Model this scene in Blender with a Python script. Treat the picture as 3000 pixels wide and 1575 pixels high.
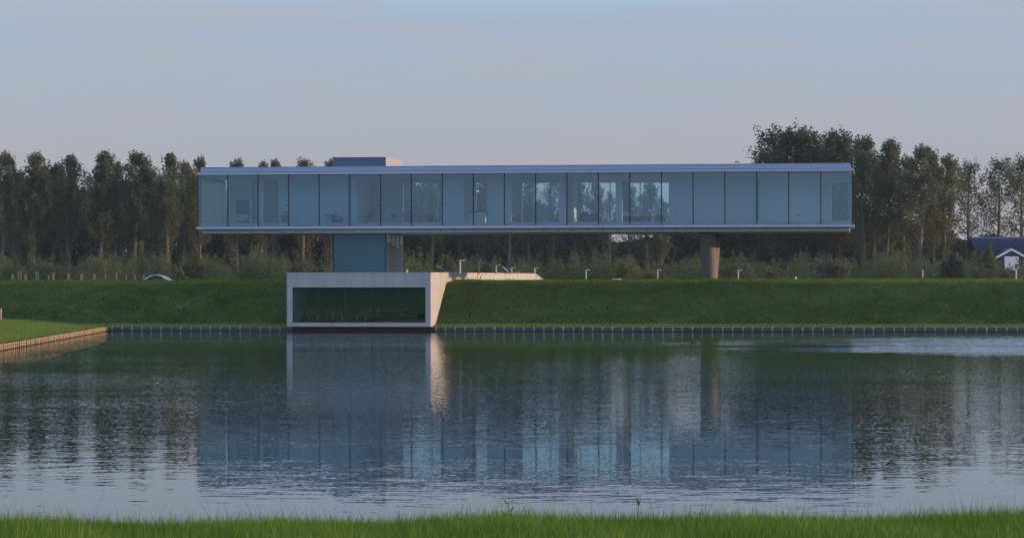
import bpy, math, random
import numpy as np
from mathutils import Vector, Matrix

for _o in list(bpy.data.objects):
    bpy.data.objects.remove(_o, do_unlink=True)
scene = bpy.context.scene
COL = scene.collection
R = math.radians

# ------------------------------------------------------------------ camera
KD = 0.919                     # distances below were surveyed for a slightly longer lens
FPX, CX, HY, EYE, ROLL = 8621.0 * KD, 1500.0, 812.0, 3.14, 0.0014
cam_data = bpy.data.cameras.new('camera')
cam_data.sensor_width = 36.0
cam_data.lens = 36.0 * FPX / 3000.0
cam_data.shift_y = (HY - 787.5) / 3000.0
cam_data.clip_start = 0.5
cam_data.clip_end = 12000
cam = bpy.data.objects.new('camera', cam_data)
COL.objects.link(cam)
cam.location = (0, 0, EYE)
cam.rotation_euler = (Matrix.Rotation(R(90), 3, 'X') @ Matrix.Rotation(-ROLL, 3, 'Z')).to_euler()
scene.camera = cam

# ------------------------------------------------------------------ light
SUN_AZ = R(-5.5)        # the sun stands to the right, a little on the camera's side of the picture plane
SUN_EL = R(6.5)
to_sun = Vector((math.cos(SUN_AZ) * math.cos(SUN_EL), math.sin(SUN_AZ) * math.cos(SUN_EL), math.sin(SUN_EL)))
sd = bpy.data.lights.new('sun', 'SUN')
sd.energy = 4.0
sd.angle = R(0.6)
sd.color = (1.0, 0.63, 0.36)
sun = bpy.data.objects.new('sun', sd)
COL.objects.link(sun)
sun.rotation_euler = to_sun.to_track_quat('Z', 'Y').to_euler()

world = bpy.data.worlds.new('World')
scene.world = world
world.use_nodes = True
wt = world.node_tree
wt.nodes.clear()


def nd(t, kind, **kw):
    n = t.nodes.new(kind)
    for k, v in kw.items():
        setattr(n, k, v)
    return n


def ramp(t, stops, interp='LINEAR'):
    n = t.nodes.new('ShaderNodeValToRGB')
    n.color_ramp.interpolation = interp
    e = n.color_ramp.elements
    while len(e) > 1:
        e.remove(e[-1])
    e[0].position = stops[0][0]
    e[0].color = (*stops[0][1], 1)
    for p, c in stops[1:]:
        x = e.new(p)
        x.color = (*c, 1)
    return n


def mathn(t, op, a, b=None, clamp=False):
    n = nd(t, 'ShaderNodeMath', operation=op)
    n.use_clamp = clamp
    for i, s in enumerate((a, b)):
        if s is None:
            continue
        if isinstance(s, (int, float)):
            n.inputs[i].default_value = s
        else:
            t.links.new(s, n.inputs[i])
    return n.outputs[0]


def mixc(t, fac, a, b, blend='MIX'):
    n = nd(t, 'ShaderNodeMix', data_type='RGBA', blend_type=blend)
    for i, s in ((0, fac), (6, a), (7, b)):
        if isinstance(s, (int, float)):
            n.inputs[i].default_value = s
        elif isinstance(s, tuple):
            n.inputs[i].default_value = (*s, 1) if len(s) == 3 else s
        else:
            t.links.new(s, n.inputs[i])
    return n.outputs[2]


sky = nd(wt, 'ShaderNodeTexSky', sky_type='NISHITA')
sky.sun_disc = False
sky.sun_elevation = SUN_EL
sky.sun_rotation = R(90) - SUN_AZ
sky.air_density = 1.0
sky.dust_density = 0.6
sky.ozone_density = 1.6
geo = nd(wt, 'ShaderNodeTexCoord')
sep = nd(wt, 'ShaderNodeSeparateXYZ')
wt.links.new(geo.outputs['Generated'], sep.inputs[0])
elev = mathn(wt, 'MAXIMUM', sep.outputs[2], 0.0)
# thin high haze near the horizon: mauve at the bottom, blue above, all the way round
hz = ramp(wt, [(0.0, (.345, .326, .385)), (0.12, (.35, .338, .415)), (0.32, (.345, .368, .475)), (0.62, (.315, .395, .55)), (1.0, (.52, .74, 1.13))])  # top stop, above the view, brightened as added fill for shaded surfaces
wt.links.new(mathn(wt, 'MULTIPLY', elev, 6.6), hz.inputs[0])
hz10 = nd(wt, 'ShaderNodeVectorMath', operation='SCALE')
hz10.inputs['Scale'].default_value = 10.0
wt.links.new(hz.outputs[0], hz10.inputs[0])
# streaky veil
mp = nd(wt, 'ShaderNodeMapping')
mp.inputs['Scale'].default_value = (7.0, 7.0, 60.0)
mp.inputs['Rotation'].default_value = (0.0, 0.02, 0.0)
wt.links.new(geo.outputs['Generated'], mp.inputs[0])
ns = nd(wt, 'ShaderNodeTexNoise')
ns.inputs['Scale'].default_value = 1.6
ns.inputs['Detail'].default_value = 6.0
ns.inputs['Distortion'].default_value = 0.6
wt.links.new(mp.outputs[0], ns.inputs[0])
vr = ramp(wt, [(0.42, (0, 0, 0)), (0.64, (1, 1, 1))])
wt.links.new(ns.outputs[0], vr.inputs[0])
veil = mixc(wt, mathn(wt, 'MULTIPLY', vr.outputs[0], 0.55), hz10.outputs[0], (3.95, 3.7, 4.3))
hf = ramp(wt, [(0.0, (.92,) * 3), (0.10, (.88,) * 3), (0.4, (.80,) * 3), (1.0, (.75,) * 3)])
wt.links.new(elev, hf.inputs[0])
skyg = mixc(wt, 1.0, sky.outputs[0], (3.6, 3.8, 4.4), 'MULTIPLY')
skyc = mixc(wt, hf.outputs[0], skyg, veil)
bg = nd(wt, 'ShaderNodeBackground')
bg.inputs[1].default_value = 0.10
wt.links.new(skyc, bg.inputs[0])
wo = nd(wt, 'ShaderNodeOutputWorld')
wt.links.new(bg.outputs[0], wo.inputs[0])

vs = scene.view_settings
vs.view_transform = 'Standard'
vs.look = 'None'
vs.exposure = 0.0
vs.gamma = 1.0
vs.use_curve_mapping = False
scene.render.engine = 'CYCLES'
cy = scene.cycles
cy.use_denoising = True
cy.max_bounces = 10
cy.transparent_max_bounces = 24
cy.glossy_bounces = 5
cy.diffuse_bounces = 4
cy.sample_clamp_indirect = 6.0
cy.caustics_reflective = False
cy.caustics_refractive = False
scene.render.use_motion_blur = False

# ------------------------------------------------------------------ helpers
TH = math.atan(0.1303)
CT, ST = math.cos(TH), math.sin(TH)
OX, OY = -19.34, 181.0 * KD           # left end of the glass front
WID, DEP = 40.0, 7.8


def ray(x, y):
    return (x - CX) / FPX, -((y + ROLL * (x - CX)) - HY) / FPX


def at(x, y, d):
    """point seen at photo pixel (x, y) at distance d along the view"""
    a, b = ray(x, y)
    d *= KD
    return Vector((a * d, d, EYE + b * d))


def hp(x, y, v):
    """photo pixel -> (u, z) on the plane v metres behind the glass front"""
    a, b = ray(x, y)
    t = (v + OX * ST + OY * CT) / (a * ST + CT)
    return (t * a - OX) * CT - (t - OY) * ST, EYE + t * b


def hpu(x, u):
    """photo column -> depth v on the plane of constant u"""
    a, _ = ray(x, HY)
    t = (u + OX * CT - OY * ST) / (a * CT - ST)
    return (t * a - OX) * ST + (t - OY) * CT


def w(u, v, z=0.0):
    return Vector((OX + u * CT + v * ST, OY - u * ST + v * CT, z))


def loc(X, Y):
    dx, dy = X - OX, Y - OY
    return dx * CT - dy * ST, dx * ST + dy * CT


class MB:
    def __init__(s):
        s.v, s.f = [], []

    def box(s, x0, x1, y0, y1, z0, z1):
        b = len(s.v)
        s.v += [(x0, y0, z0), (x1, y0, z0), (x1, y1, z0), (x0, y1, z0), (x0, y0, z1), (x1, y0, z1), (x1, y1, z1), (x0, y1, z1)]
        s.f += [tuple(b + i for i in q) for q in ((3, 2, 1, 0), (4, 5, 6, 7), (0, 1, 5, 4), (1, 2, 6, 5), (2, 3, 7, 6), (3, 0, 4, 7))]
        return s

    def bevbox(s, x0, x1, y0, y1, z0, z1, c):
        # box with chamfered edges: three stacked rings
        def ring(z, i):
            b = len(s.v)
            s.v += [(x0 + i, y0 + c, z), (x0 + c, y0 + i, z), (x1 - c, y0 + i, z), (x1 - i, y0 + c, z),
                    (x1 - i, y1 - c, z), (x1 - c, y1 - i, z), (x0 + c, y1 - i, z), (x0 + i, y1 - c, z)]
            return b
        k = c * 0.9
        bs = [ring(z0, k), ring(z0 + c, 0), ring(z1 - c, 0), ring(z1, k)]
        for a, b in zip(bs, bs[1:]):
            for i in range(8):
                j = (i + 1) % 8
                s.f.append((a + i, a + j, b + j, b + i))
        s.f.append(tuple(bs[0] + i for i in reversed(range(8))))
        s.f.append(tuple(bs[-1] + i for i in range(8)))
        return s

    def tube(s, pts, rads, n=6, caps=True):
        b0 = len(s.v)
        pts = [Vector(p) for p in pts]
        for i, p in enumerate(pts):
            d = (pts[min(i + 1, len(pts) - 1)] - pts[max(i - 1, 0)])
            d.normalize()
            ref = Vector((0, 0, 1)) if abs(d.z) < 0.95 else Vector((1, 0, 0))
            a = d.cross(ref).normalized()
            c = d.cross(a)
            r = rads[i]
            ra, rb = r if isinstance(r, tuple) else (r, r)
            for k in range(n):
                t = 2 * math.pi * k / n
                s.v.append(tuple(p + a * (math.cos(t) * ra) + c * (math.sin(t) * rb)))
        for i in range(len(pts) - 1):
            for k in range(n):
                q = (k + 1) % n
                s.f.append((b0 + i * n + k, b0 + i * n + q, b0 + (i + 1) * n + q, b0 + (i + 1) * n + k))
        if caps:
            s.f.append(tuple(b0 + k for k in reversed(range(n))))
            s.f.append(tuple(b0 + (len(pts) - 1) * n + k for k in range(n)))
        return s

    def rings(s, rr, close=True):
        """loft through rings of equal vertex count"""
        b0 = len(s.v)
        n = len(rr[0])
        for r in rr:
            s.v += [tuple(p) for p in r]
        for i in range(len(rr) - 1):
            for k in range(n):
                q = (k + 1) % n
                s.f.append((b0 + i * n + k, b0 + i * n + q, b0 + (i + 1) * n + q, b0 + (i + 1) * n + k))
        if close:
            s.f.append(tuple(b0 + k for k in reversed(range(n))))
            s.f.append(tuple(b0 + (len(rr) - 1) * n + k for k in range(n)))
        return s

    def prism(s, poly, y0, y1, axis='y'):
        """extrude an (a, z) outline along y, or a (y, z) outline along x"""
        b = len(s.v)
        n = len(poly)
        for yy in (y0, y1):
            for a, z in poly:
                s.v.append((a, yy, z) if axis == 'y' else (yy, a, z))
        s.f.append(tuple(b + i for i in range(n)))
        s.f.append(tuple(b + n + i for i in reversed(range(n))))
        for i in range(n):
            j = (i + 1) % n
            s.f.append((b + j, b + i, b + n + i, b + n + j))
        return s

    def mesh(s, name, mat, smooth=False):
        me = bpy.data.meshes.new(name)
        me.from_pydata(s.v, [], s.f)
        if mat:
            me.materials.append(mat)
        import bmesh
        bm = bmesh.new()
        bm.from_mesh(me)
        bmesh.ops.recalc_face_normals(bm, faces=bm.faces)
        bm.to_mesh(me)
        bm.free()
        if smooth:
            me.polygons.foreach_set('use_smooth', [True] * len(me.polygons))
        me.update()
        return me

    def build(s, name, mat, parent=None, smooth=False):
        return link(name, s.mesh(name, mat, smooth), parent)


def link(name, me, parent=None):
    o = bpy.data.objects.new(name, me)
    COL.objects.link(o)
    if parent is not None:
        o.parent = parent
    return o


def empty(name, p=(0, 0, 0), rz=0.0):
    o = bpy.data.objects.new(name, None)
    COL.objects.link(o)
    o.location = p
    o.rotation_euler = (0, 0, rz)
    o.empty_display_size = 0.2
    return o


def tag(o, label=None, cat=None, group=None, kind=None):
    if label:
        o['label'] = label
    if cat:
        o['category'] = cat
    if group:
        o['group'] = group
    if kind:
        o['kind'] = kind
    return o


def copy_tree(o, parent=None):
    c = o.copy()
    COL.objects.link(c)
    c.parent = parent
    for ch in list(o.children):
        copy_tree(ch, c)
    return c


def npmesh(name, verts, quads=None, tris=None, mat=None, smooth=False):
    me = bpy.data.meshes.new(name)
    verts = np.asarray(verts, np.float32)
    me.vertices.add(len(verts))
    me.vertices.foreach_set('co', verts.ravel())
    f = []
    sizes = []
    if quads is not None and len(quads):
        f.append(np.asarray(quads, np.int32).ravel())
        sizes.append(np.full(len(quads), 4, np.int32))
    if tris is not None and len(tris):
        f.append(np.asarray(tris, np.int32).ravel())
        sizes.append(np.full(len(tris), 3, np.int32))
    f = np.concatenate(f)
    sizes = np.concatenate(sizes)
    me.loops.add(len(f))
    me.loops.foreach_set('vertex_index', f)
    me.polygons.add(len(sizes))
    st = np.concatenate([[0], np.cumsum(sizes)[:-1]]).astype(np.int32)
    me.polygons.foreach_set('loop_start', st)
    if smooth:
        me.polygons.foreach_set('use_smooth', np.ones(len(sizes), bool))
    me.update(calc_edges=True)
    if mat:
        me.materials.append(mat)
    return me


# ------------------------------------------------------------------ materials
def newmat(name):
    m = bpy.data.materials.new(name)
    m.use_nodes = True
    t = m.node_tree
    t.nodes.clear()
    out = nd(t, 'ShaderNodeOutputMaterial')
    return m, t, out


def coords(t, scale=(1, 1, 1), world=True):
    if world:
        g = nd(t, 'ShaderNodeNewGeometry').outputs['Position']
    else:
        g = nd(t, 'ShaderNodeTexCoord').outputs['Object']
    m = nd(t, 'ShaderNodeMapping')
    m.inputs['Scale'].default_value = scale
    t.links.new(g, m.inputs[0])
    return m.outputs[0]


def noise(t, vec, scale, detail=4.0, rough=0.55, dist=0.0):
    n = nd(t, 'ShaderNodeTexNoise')
    n.inputs['Scale'].default_value = scale
    n.inputs['Detail'].default_value = detail
    n.inputs['Roughness'].default_value = rough
    n.inputs['Distortion'].default_value = dist
    t.links.new(vec, n.inputs['Vector'])
    return n


def simple(name, col, rough=0.6, metal=0.0, var=0.08, scale=3.0, stretch=(1, 1, 1), spec=0.5, bump=0.0):
    """principled surface with mottled colour"""
    m, t, out = newmat(name)
    p = nd(t, 'ShaderNodeBsdfPrincipled')
    p.inputs['Roughness'].default_value = rough
    p.inputs['Metallic'].default_value = metal
    p.inputs['Specular IOR Level'].default_value = spec
    n = noise(t, coords(t, stretch), scale, 5.0, 0.6)
    r = ramp(t, [(0.3, tuple(c * (1 - var) for c in col)), (0.7, tuple(min(1, c * (1 + var)) for c in col))])
    t.links.new(n.outputs[0], r.inputs[0])
    t.links.new(r.outputs[0], p.inputs['Base Color'])
    if bump:
        b = nd(t, 'ShaderNodeBump')
        b.inputs['Strength'].default_value = 0.4
        b.inputs['Distance'].default_value = bump
        t.links.new(n.outputs[0], b.inputs['Height'])
        t.links.new(b.outputs[0], p.inputs['Normal'])
    t.links.new(p.outputs[0], out.inputs[0])
    return m


def glassmat(name, tint, rough=0.0, refl=1.0, gcol=(.9, .96, 1.0)):
    """thin architectural glazing: tinted see-through plus mirror by Fresnel"""
    m, t, out = newmat(name)
    tr = nd(t, 'ShaderNodeBsdfTransparent')
    tr.inputs[0].default_value = (*tint, 1)
    gl = nd(t, 'ShaderNodeBsdfGlossy')
    gl.inputs['Color'].default_value = (*gcol, 1)
    gl.inputs['Roughness'].default_value = rough
    fr = nd(t, 'ShaderNodeFresnel')
    fr.inputs[0].default_value = 1.5
    mx = nd(t, 'ShaderNodeMixShader')
    t.links.new(mathn(t, 'MULTIPLY', fr.outputs[0], refl, clamp=True), mx.inputs[0])
    t.links.new(tr.outputs[0], mx.inputs[1])
    t.links.new(gl.outputs[0], mx.inputs[2])
    t.links.new(mx.outputs[0], out.inputs[0])
    return m


def leafmat(name, c0, c1, c2, trans=0.35, big=0.35):
    m, t, out = newmat(name)
    g = nd(t, 'ShaderNodeNewGeometry')
    oi = nd(t, 'ShaderNodeObjectInfo')
    r = ramp(t, [(0.18, c0), (0.5, c1), (0.82, c2)])
    n = noise(t, coords(t), big, 3.0)
    a = mathn(t, 'MULTIPLY', g.outputs['Random Per Island'], 0.45)
    b = mathn(t, 'MULTIPLY', n.outputs[0], 0.55)
    s = mathn(t, 'ADD', a, b)
    s = mathn(t, 'ADD', s, mathn(t, 'MULTIPLY', mathn(t, 'SUBTRACT', oi.outputs['Random'], 0.5), 0.30), clamp=True)
    t.links.new(s, r.inputs[0])
    d = nd(t, 'ShaderNodeBsdfDiffuse')
    tl = nd(t, 'ShaderNodeBsdfTranslucent')
    t.links.new(r.outputs[0], d.inputs[0])
    t.links.new(r.outputs[0], tl.inputs[0])
    mx = nd(t, 'ShaderNodeMixShader')
    mx.inputs[0].default_value = trans
    t.links.new(d.outputs[0], mx.inputs[1])
    t.links.new(tl.outputs[0], mx.inputs[2])
    t.links.new(mx.outputs[0], out.inputs[0])
    return m


def concrete(name, col):
    m, t, out = newmat(name)
    p = nd(t, 'ShaderNodeBsdfPrincipled')
    p.inputs['Roughness'].default_value = 0.75
    c = coords(t)
    n1 = noise(t, c, 0.9, 6.0, 0.6)
    n2 = noise(t, coords(t, (3.0, 3.0, 0.25)), 1.6, 4.0, 0.6)
    r1 = ramp(t, [(0.3, tuple(x * .86 for x in col)), (0.7, tuple(x * 1.08 for x in col))])
    t.links.new(n1.outputs[0], r1.inputs[0])
    r2 = ramp(t, [(0.35, (.80, .79, .77)), (0.6, (1, 1, 1))])
    t.links.new(n2.outputs[0], r2.inputs[0])
    k = mixc(t, 0.55, r1.outputs[0], r2.outputs[0], 'MULTIPLY')
    t.links.new(k, p.inputs['Base Color'])
    t.links.new(p.outputs[0], out.inputs[0])
    return m


def grassground(name, c0, c1, c2, earth=None, thr=0.585):
    m, t, out = newmat(name)
    p = nd(t, 'ShaderNodeBsdfPrincipled')
    p.inputs['Roughness'].default_value = 0.9
    p.inputs['Specular IOR Level'].default_value = 0.15
    n1 = noise(t, coords(t, (.5, 1, 1)), 0.5, 6.0, 0.7, .4)
    n2 = noise(t, coords(t), 6.0, 4.0, 0.7)
    s = mathn(t, 'ADD', mathn(t, 'MULTIPLY', n1.outputs[0], 0.75), mathn(t, 'MULTIPLY', n2.outputs[0], 0.25))
    r = ramp(t, [(0.36, c0), (0.5, c1), (0.64, c2)])
    t.links.new(s, r.inputs[0])
    colr = r.outputs[0]
    if earth:
        n3 = noise(t, coords(t, (0.16, 0.16, 0.5)), 1.0, 5.0, 0.65)
        e = ramp(t, [(thr, (0, 0, 0)), (thr + .1, (.75, .75, .75))])
        t.links.new(n3.outputs[0], e.inputs[0])
        colr = mixc(t, e.outputs[0], colr, earth)
    t.links.new(colr, p.inputs['Base Color'])
    b = nd(t, 'ShaderNodeBump')
    b.inputs['Strength'].default_value = 0.7
    b.inputs['Distance'].default_value = 0.12
    t.links.new(n2.outputs[0], b.inputs['Height'])
    t.links.new(b.outputs[0], p.inputs['Normal'])
    t.links.new(p.outputs[0], out.inputs[0])
    return m


M = {}
M['grass_bank'] = grassground('grass_bank', (.022, .046, .009), (.050, .088, .014), (.105, .135, .028), (.13, .12, .095))
M['grass_lawn'] = grassground('grass_lawn', (.070, .125, .012), (.105, .175, .016), (.16, .21, .03))
M['soil'] = grassground('soil', (.03, .05, .012), (.04, .07, .016), (.06, .09, .022))
M['blade'] = leafmat('blade', (.050, .120, .012), (.105, .215, .020), (.28, .34, .085), 0.4, 1.3)
M['tuft'] = leafmat('tuft', (.018, .042, .008), (.058, .100, .014), (.17, .190, .036), 0.42, 0.55)
M['tuft_lawn'] = leafmat('tuft_lawn', (.10, .17, .018), (.15, .23, .026), (.24, .29, .05), 0.45, 0.5)
M['leaf'] = leafmat('leaf', (.085, .125, .066), (.140, .168, .085), (.23, .20, .10), 0.5)
M['leaf_dark'] = leafmat('leaf_dark', (.042, .068, .044), (.070, .098, .056), (.11, .128, .066), 0.42)
M['leaf_shrub'] = leafmat('leaf_shrub', (.060, .105, .055), (.105, .140, .060), (.19, .175, .068), 0.42, 0.16)
M['leaf_pale'] = leafmat('leaf_pale', (.09, .11, .06), (.14, .15, .09), (.20, .19, .12), 0.35)
M['leaf_orange'] = leafmat('leaf_orange', (.09, .10, .03), (.15, .125, .045), (.21, .135, .06), 0.4)
M['bark'] = simple('bark', (.16, .135, .105), 0.9, var=.25, scale=4.0)
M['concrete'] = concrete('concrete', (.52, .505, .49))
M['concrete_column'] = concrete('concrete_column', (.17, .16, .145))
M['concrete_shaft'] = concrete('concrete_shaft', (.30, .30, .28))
M['aluminium'] = simple('aluminium', (.46, .50, .60), 0.42, 0.35, .05, 1.2)
M['parapet'] = simple('parapet', (.36, .45, .63), 0.45, 0.2, .05, 1.0, (.3, .3, 3))
M['skirt'] = simple('skirt', (.36, .38, .43), 0.5, 0.2, .06, 1.4)
M['joint'] = simple('joint', (.012, .016, .024), 0.6, 0, .1)
M['frame_dark'] = simple('frame_dark', (.012, .018, .030), 0.4, 0.2, .1)
M['soffit'] = simple('soffit', (.30, .25, .16), 0.7, 0, .08)
M['white_wall'] = simple('white_wall', (.82, .84, .85), 0.85, 0, .04, .5)
M['ceiling'] = simple('ceiling', (.70, .73, .75), 0.9, 0, .03, .5)
M['floor'] = simple('floor', (.62, .62, .60), 0.5, 0, .05, 1.0)
M['glass_front'] = glassmat('glass_front', (.78, .920, 1.0), 0.0, 3.2, (.48, .78, 1.0))
M['glass_back'] = glassmat('glass_back', (.93, .97, .96))
M['glass_low'] = glassmat('glass_low', (.88, .975, .97), 0.0, 2.2, (.30, .60, .68))
M['shaft_glass'] = simple('shaft_glass', (.024, .120, .165), 0.22, 0.0, .12, .6, spec=0.6)
M['shed_metal'] = simple('shed_metal', (.085, .14, .24), 0.45, 0.2, .05)
M['shed_side'] = simple('shed_side', (.36, .35, .325), 0.6, 0.0, .04)
M['grey_door'] = simple('grey_door', (.20, .23, .26), 0.6)
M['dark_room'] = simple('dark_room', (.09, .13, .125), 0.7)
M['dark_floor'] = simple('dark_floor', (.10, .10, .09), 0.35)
M['black_leather'] = simple('black_leather', (.014, .018, .028), 0.45)
M['dark_wood'] = simple('dark_wood', (.022, .021, .024), 0.5)
M['red_wood'] = simple('red_wood', (.33, .07, .05), 0.45)
M['steel'] = simple('steel', (.55, .58, .62), 0.35, 0.7, .05)
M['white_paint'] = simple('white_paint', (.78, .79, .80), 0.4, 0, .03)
M['purple_canvas'] = simple('purple_canvas', (.075, .045, .11), 0.7, 0, .25, 5)
M['blind'] = None
M['post_wood_lit'] = simple('post_wood_lit', (.42, .29, .16), 0.8, 0, .3, 5, (1, 1, .3))  # quay post wood with the sunlight put into its golden colour
M['post_wood_shade'] = simple('post_wood_shade', (.27, .27, .27), 0.8, 0, .45, 5, (1, 1, .3))  # the same post wood with shade put into its grey colour
M['plank'] = simple('plank', (.085, .085, .085), 0.8, 0, .3, 2.5, (.4, .4, 4))
M['wet_plank'] = simple('wet_plank', (.022, .021, .020), 0.4, 0, .3, 2.5, (.4, .4, 4))
M['plank_brown'] = simple('plank_brown', (.045, .032, .022), 0.8, 0, .3, 2.5, (.4, .4, 4))
M['stake_wood'] = simple('stake_wood', (.50, .33, .20), 0.8, 0, .2, 8, (1, 1, .2))
M['stake_grey'] = simple('stake_grey', (.26, .28, .27), 0.8, 0, .2, 8, (1, 1, .2))
M['lamp_metal'] = simple('lamp_metal', (.46, .49, .54), 0.35, 0.3, .04)
M['car_paint'] = simple('car_paint', (.36, .39, .43), 0.25, 0.6, .02)
M['car_glass'] = simple('car_glass', (.010, .012, .018), 0.08, 0, .05)
M['rubber'] = simple('rubber', (.015, .015, .016), 0.8)
M['lounger'] = simple('lounger', (.20, .23, .29), 0.6, 0, .1)
M['navy_tile'] = simple('navy_tile', (.018, .034, .105), 0.35, 0, .2, 1.5, (1, 1, 5))
M['brick'] = simple('brick', (.085, .060, .050), 0.85, 0, .25, 5)
M['black_feather'] = simple('black_feather', (.012, .013, .016), 0.6)
M['brown_feather'] = simple('brown_feather', (.06, .036, .024), 0.7, 0, .3, 12)
M['clay'] = simple('clay', (.42, .40, .36), 0.7)
M['reed'] = simple('reed', (.075, .12, .035), 0.6, 0, .3, 10)

m, t, out = newmat('blind')
d1 = nd(t, 'ShaderNodeBsdfDiffuse')
d1.inputs[0].default_value = (.92, .89, .80, 1)
d2 = nd(t, 'ShaderNodeBsdfTranslucent')
d2.inputs[0].default_value = (.95, .91, .80, 1)
mx = nd(t, 'ShaderNodeMixShader')
nb = noise(t, coords(t, (8, 8, .3)), 1.0)
t.links.new(mathn(t, 'ADD', mathn(t, 'MULTIPLY', nb.outputs[0], .1), .62), mx.inputs[0])
t.links.new(d1.outputs[0], mx.inputs[1])
t.links.new(d2.outputs[0], mx.inputs[2])
t.links.new(mx.outputs[0], out.inputs[0])
M['blind'] = m

# water: calm pond, slopes of a few milliradians, ruffled where the breeze touches it
m, t, out = newmat('water')


def slope(scale, stretch, detail):
    n = noise(t, coords(t, stretch), scale, detail, 0.5)
    s = nd(t, 'ShaderNodeVectorMath', operation='SUBTRACT')
    t.links.new(n.outputs['Color'], s.inputs[0])
    s.inputs[1].default_value = (.5, .5, .5)
    return s.outputs[0]


def vscale(v, k):
    s = nd(t, 'ShaderNodeVectorMath', operation='SCALE')
    t.links.new(v, s.inputs[0])
    if isinstance(k, (int, float)):
        s.inputs['Scale'].default_value = k
    else:
        t.links.new(k, s.inputs['Scale'])
    return s.outputs[0]


def vadd(a, b):
    s = nd(t, 'ShaderNodeVectorMath', operation='ADD')
    t.links.new(a, s.inputs[0])
    t.links.new(b, s.inputs[1])
    return s.outputs[0]


s1 = slope(1.0, (1.3, 2.4, 1), 1.0)
s2 = slope(1.0, (1.5, 5.5, 1), 1.0)
s2b = slope(1.0, (15.0, 20.0, 1), 0.0)
pos = nd(t, 'ShaderNodeNewGeometry').outputs['Position']
pn = noise(t, coords(t, (.03, .05, 1)), 1.0, 3.0, 0.6, 0.8)
pr = ramp(t, [(0.35, (.45,) * 3), (0.65, (1.0,) * 3)])
t.links.new(pn.outputs[0], pr.inputs[0])
sp = nd(t, 'ShaderNodeSeparateXYZ')
t.links.new(pos, sp.inputs[0])
lee = nd(t, 'ShaderNodeMapRange')          # sheltered, flatter water under the near bank
lee.inputs[1].default_value, lee.inputs[2].default_value = 38.0, 76.0
lee.inputs[3].default_value, lee.inputs[4].default_value = 0.14, 1.05
t.links.new(sp.outputs[1], lee.inputs[0])
fa = nd(t, 'ShaderNodeVectorMath', operation='ABSOLUTE')
t.links.new(s2b, fa.inputs[0])
fb = nd(t, 'ShaderNodeVectorMath', operation='MULTIPLY')    # near faces of the ripples fill more of a grazing view
t.links.new(fa.outputs[0], fb.inputs[0])
fb.inputs[1].default_value = (0, -.045, 0)
calm = vscale(vadd(vadd(vscale(s1, 0.008), vscale(s2, 0.026)), vscale(vadd(vadd(vscale(s2b, 0.100), fb.outputs[0]), vscale(s2, 0.012)), lee.outputs[0])), pr.outputs[0])
# breeze patch on the far right of the pond

wn = noise(t, coords(t, (.06, .10, 1)), 1.0, 4.0, 0.65)
wob = mathn(t, 'MULTIPLY', mathn(t, 'SUBTRACT', wn.outputs[0], 0.5), 26.0)
dx = mathn(t, 'DIVIDE', mathn(t, 'SUBTRACT', mathn(t, 'ADD', sp.outputs[0], wob), 31.0), 24.0)
dy = mathn(t, 'DIVIDE', mathn(t, 'SUBTRACT', mathn(t, 'ADD', sp.outputs[1], wob), 126.0), 24.0)
rr = mathn(t, 'ADD', mathn(t, 'MULTIPLY', dx, dx), mathn(t, 'MULTIPLY', dy, dy))
gust = noise(t, coords(t, (.10, .55, 1)), 1.0, 4.0, 0.7)
gr = ramp(t, [(0.34, (.35,) * 3), (0.56, (1.6,) * 3)])
t.links.new(gust.outputs[0], gr.inputs[0])
ruf = mathn(t, 'MULTIPLY', mathn(t, 'SUBTRACT', 1.0, rr, clamp=True), gr.outputs[0])
s3 = slope(1.0, (3.0, 9.0, 1), 2.0)
# only the facets turned towards the viewer's side of each ripple can be seen at this grazing angle
ab = nd(t, 'ShaderNodeVectorMath', operation='ABSOLUTE')
t.links.new(s3, ab.inputs[0])
sg = nd(t, 'ShaderNodeVectorMath', operation='MULTIPLY')
t.links.new(ab.outputs[0], sg.inputs[0])
sg.inputs[1].default_value = (.3, -1, 0)
sl = vadd(calm, vscale(sg.outputs[0], mathn(t, 'MULTIPLY', ruf, 0.75)))
fl = nd(t, 'ShaderNodeVectorMath', operation='MULTIPLY')
t.links.new(sl, fl.inputs[0])
fl.inputs[1].default_value = (.7, 1, 0)
up = nd(t, 'ShaderNodeCombineXYZ')
up.inputs[2].default_value = 1.0
nrm = nd(t, 'ShaderNodeVectorMath', operation='NORMALIZE')
t.links.new(vadd(fl.outputs[0], up.outputs[0]), nrm.inputs[0])
gl = nd(t, 'ShaderNodeBsdfGlossy')
gl.inputs['Roughness'].default_value = 0.0
gl.inputs['Color'].default_value = (.97, .98, 1, 1)
t.links.new(nrm.outputs[0], gl.inputs['Normal'])
df = nd(t, 'ShaderNodeBsdfDiffuse')
df.inputs[0].default_value = (.020, .030, .022, 1)
fr = nd(t, 'ShaderNodeFresnel')
fr.inputs[0].default_value = 1.333
t.links.new(nrm.outputs[0], fr.inputs['Normal'])
mx = nd(t, 'ShaderNodeMixShader')
t.links.new(fr.outputs[0], mx.inputs[0])
t.links.new(df.outputs[0], mx.inputs[1])
t.links.new(gl.outputs[0], mx.inputs[2])
t.links.new(mx.outputs[0], out.inputs[0])
M['water'] = m

# ------------------------------------------------------------------ ground
rng = np.random.default_rng(7)
V_FOY, V_QUAY, V_TOE, V_CREST = -7.5, -6.8, -5.6, -1.3
Z_TOP, Z_STRIP = 2.94, 0.44
CAR_U, CAR_V = loc(*at(452, 812, 214)[:2])


def lump(u, v):
    return 1.6 * (np.sin(u * .31 + 1.3) * np.cos(v * .37 + u * .11) * .03 + np.sin(u * .83 + v * .57) * .02 + np.sin(u * 2.1 - v * 1.7) * .012)


def sstep(x):
    x = np.clip(x, 0, 1)
    return x * x * (3 - 2 * x)


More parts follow.
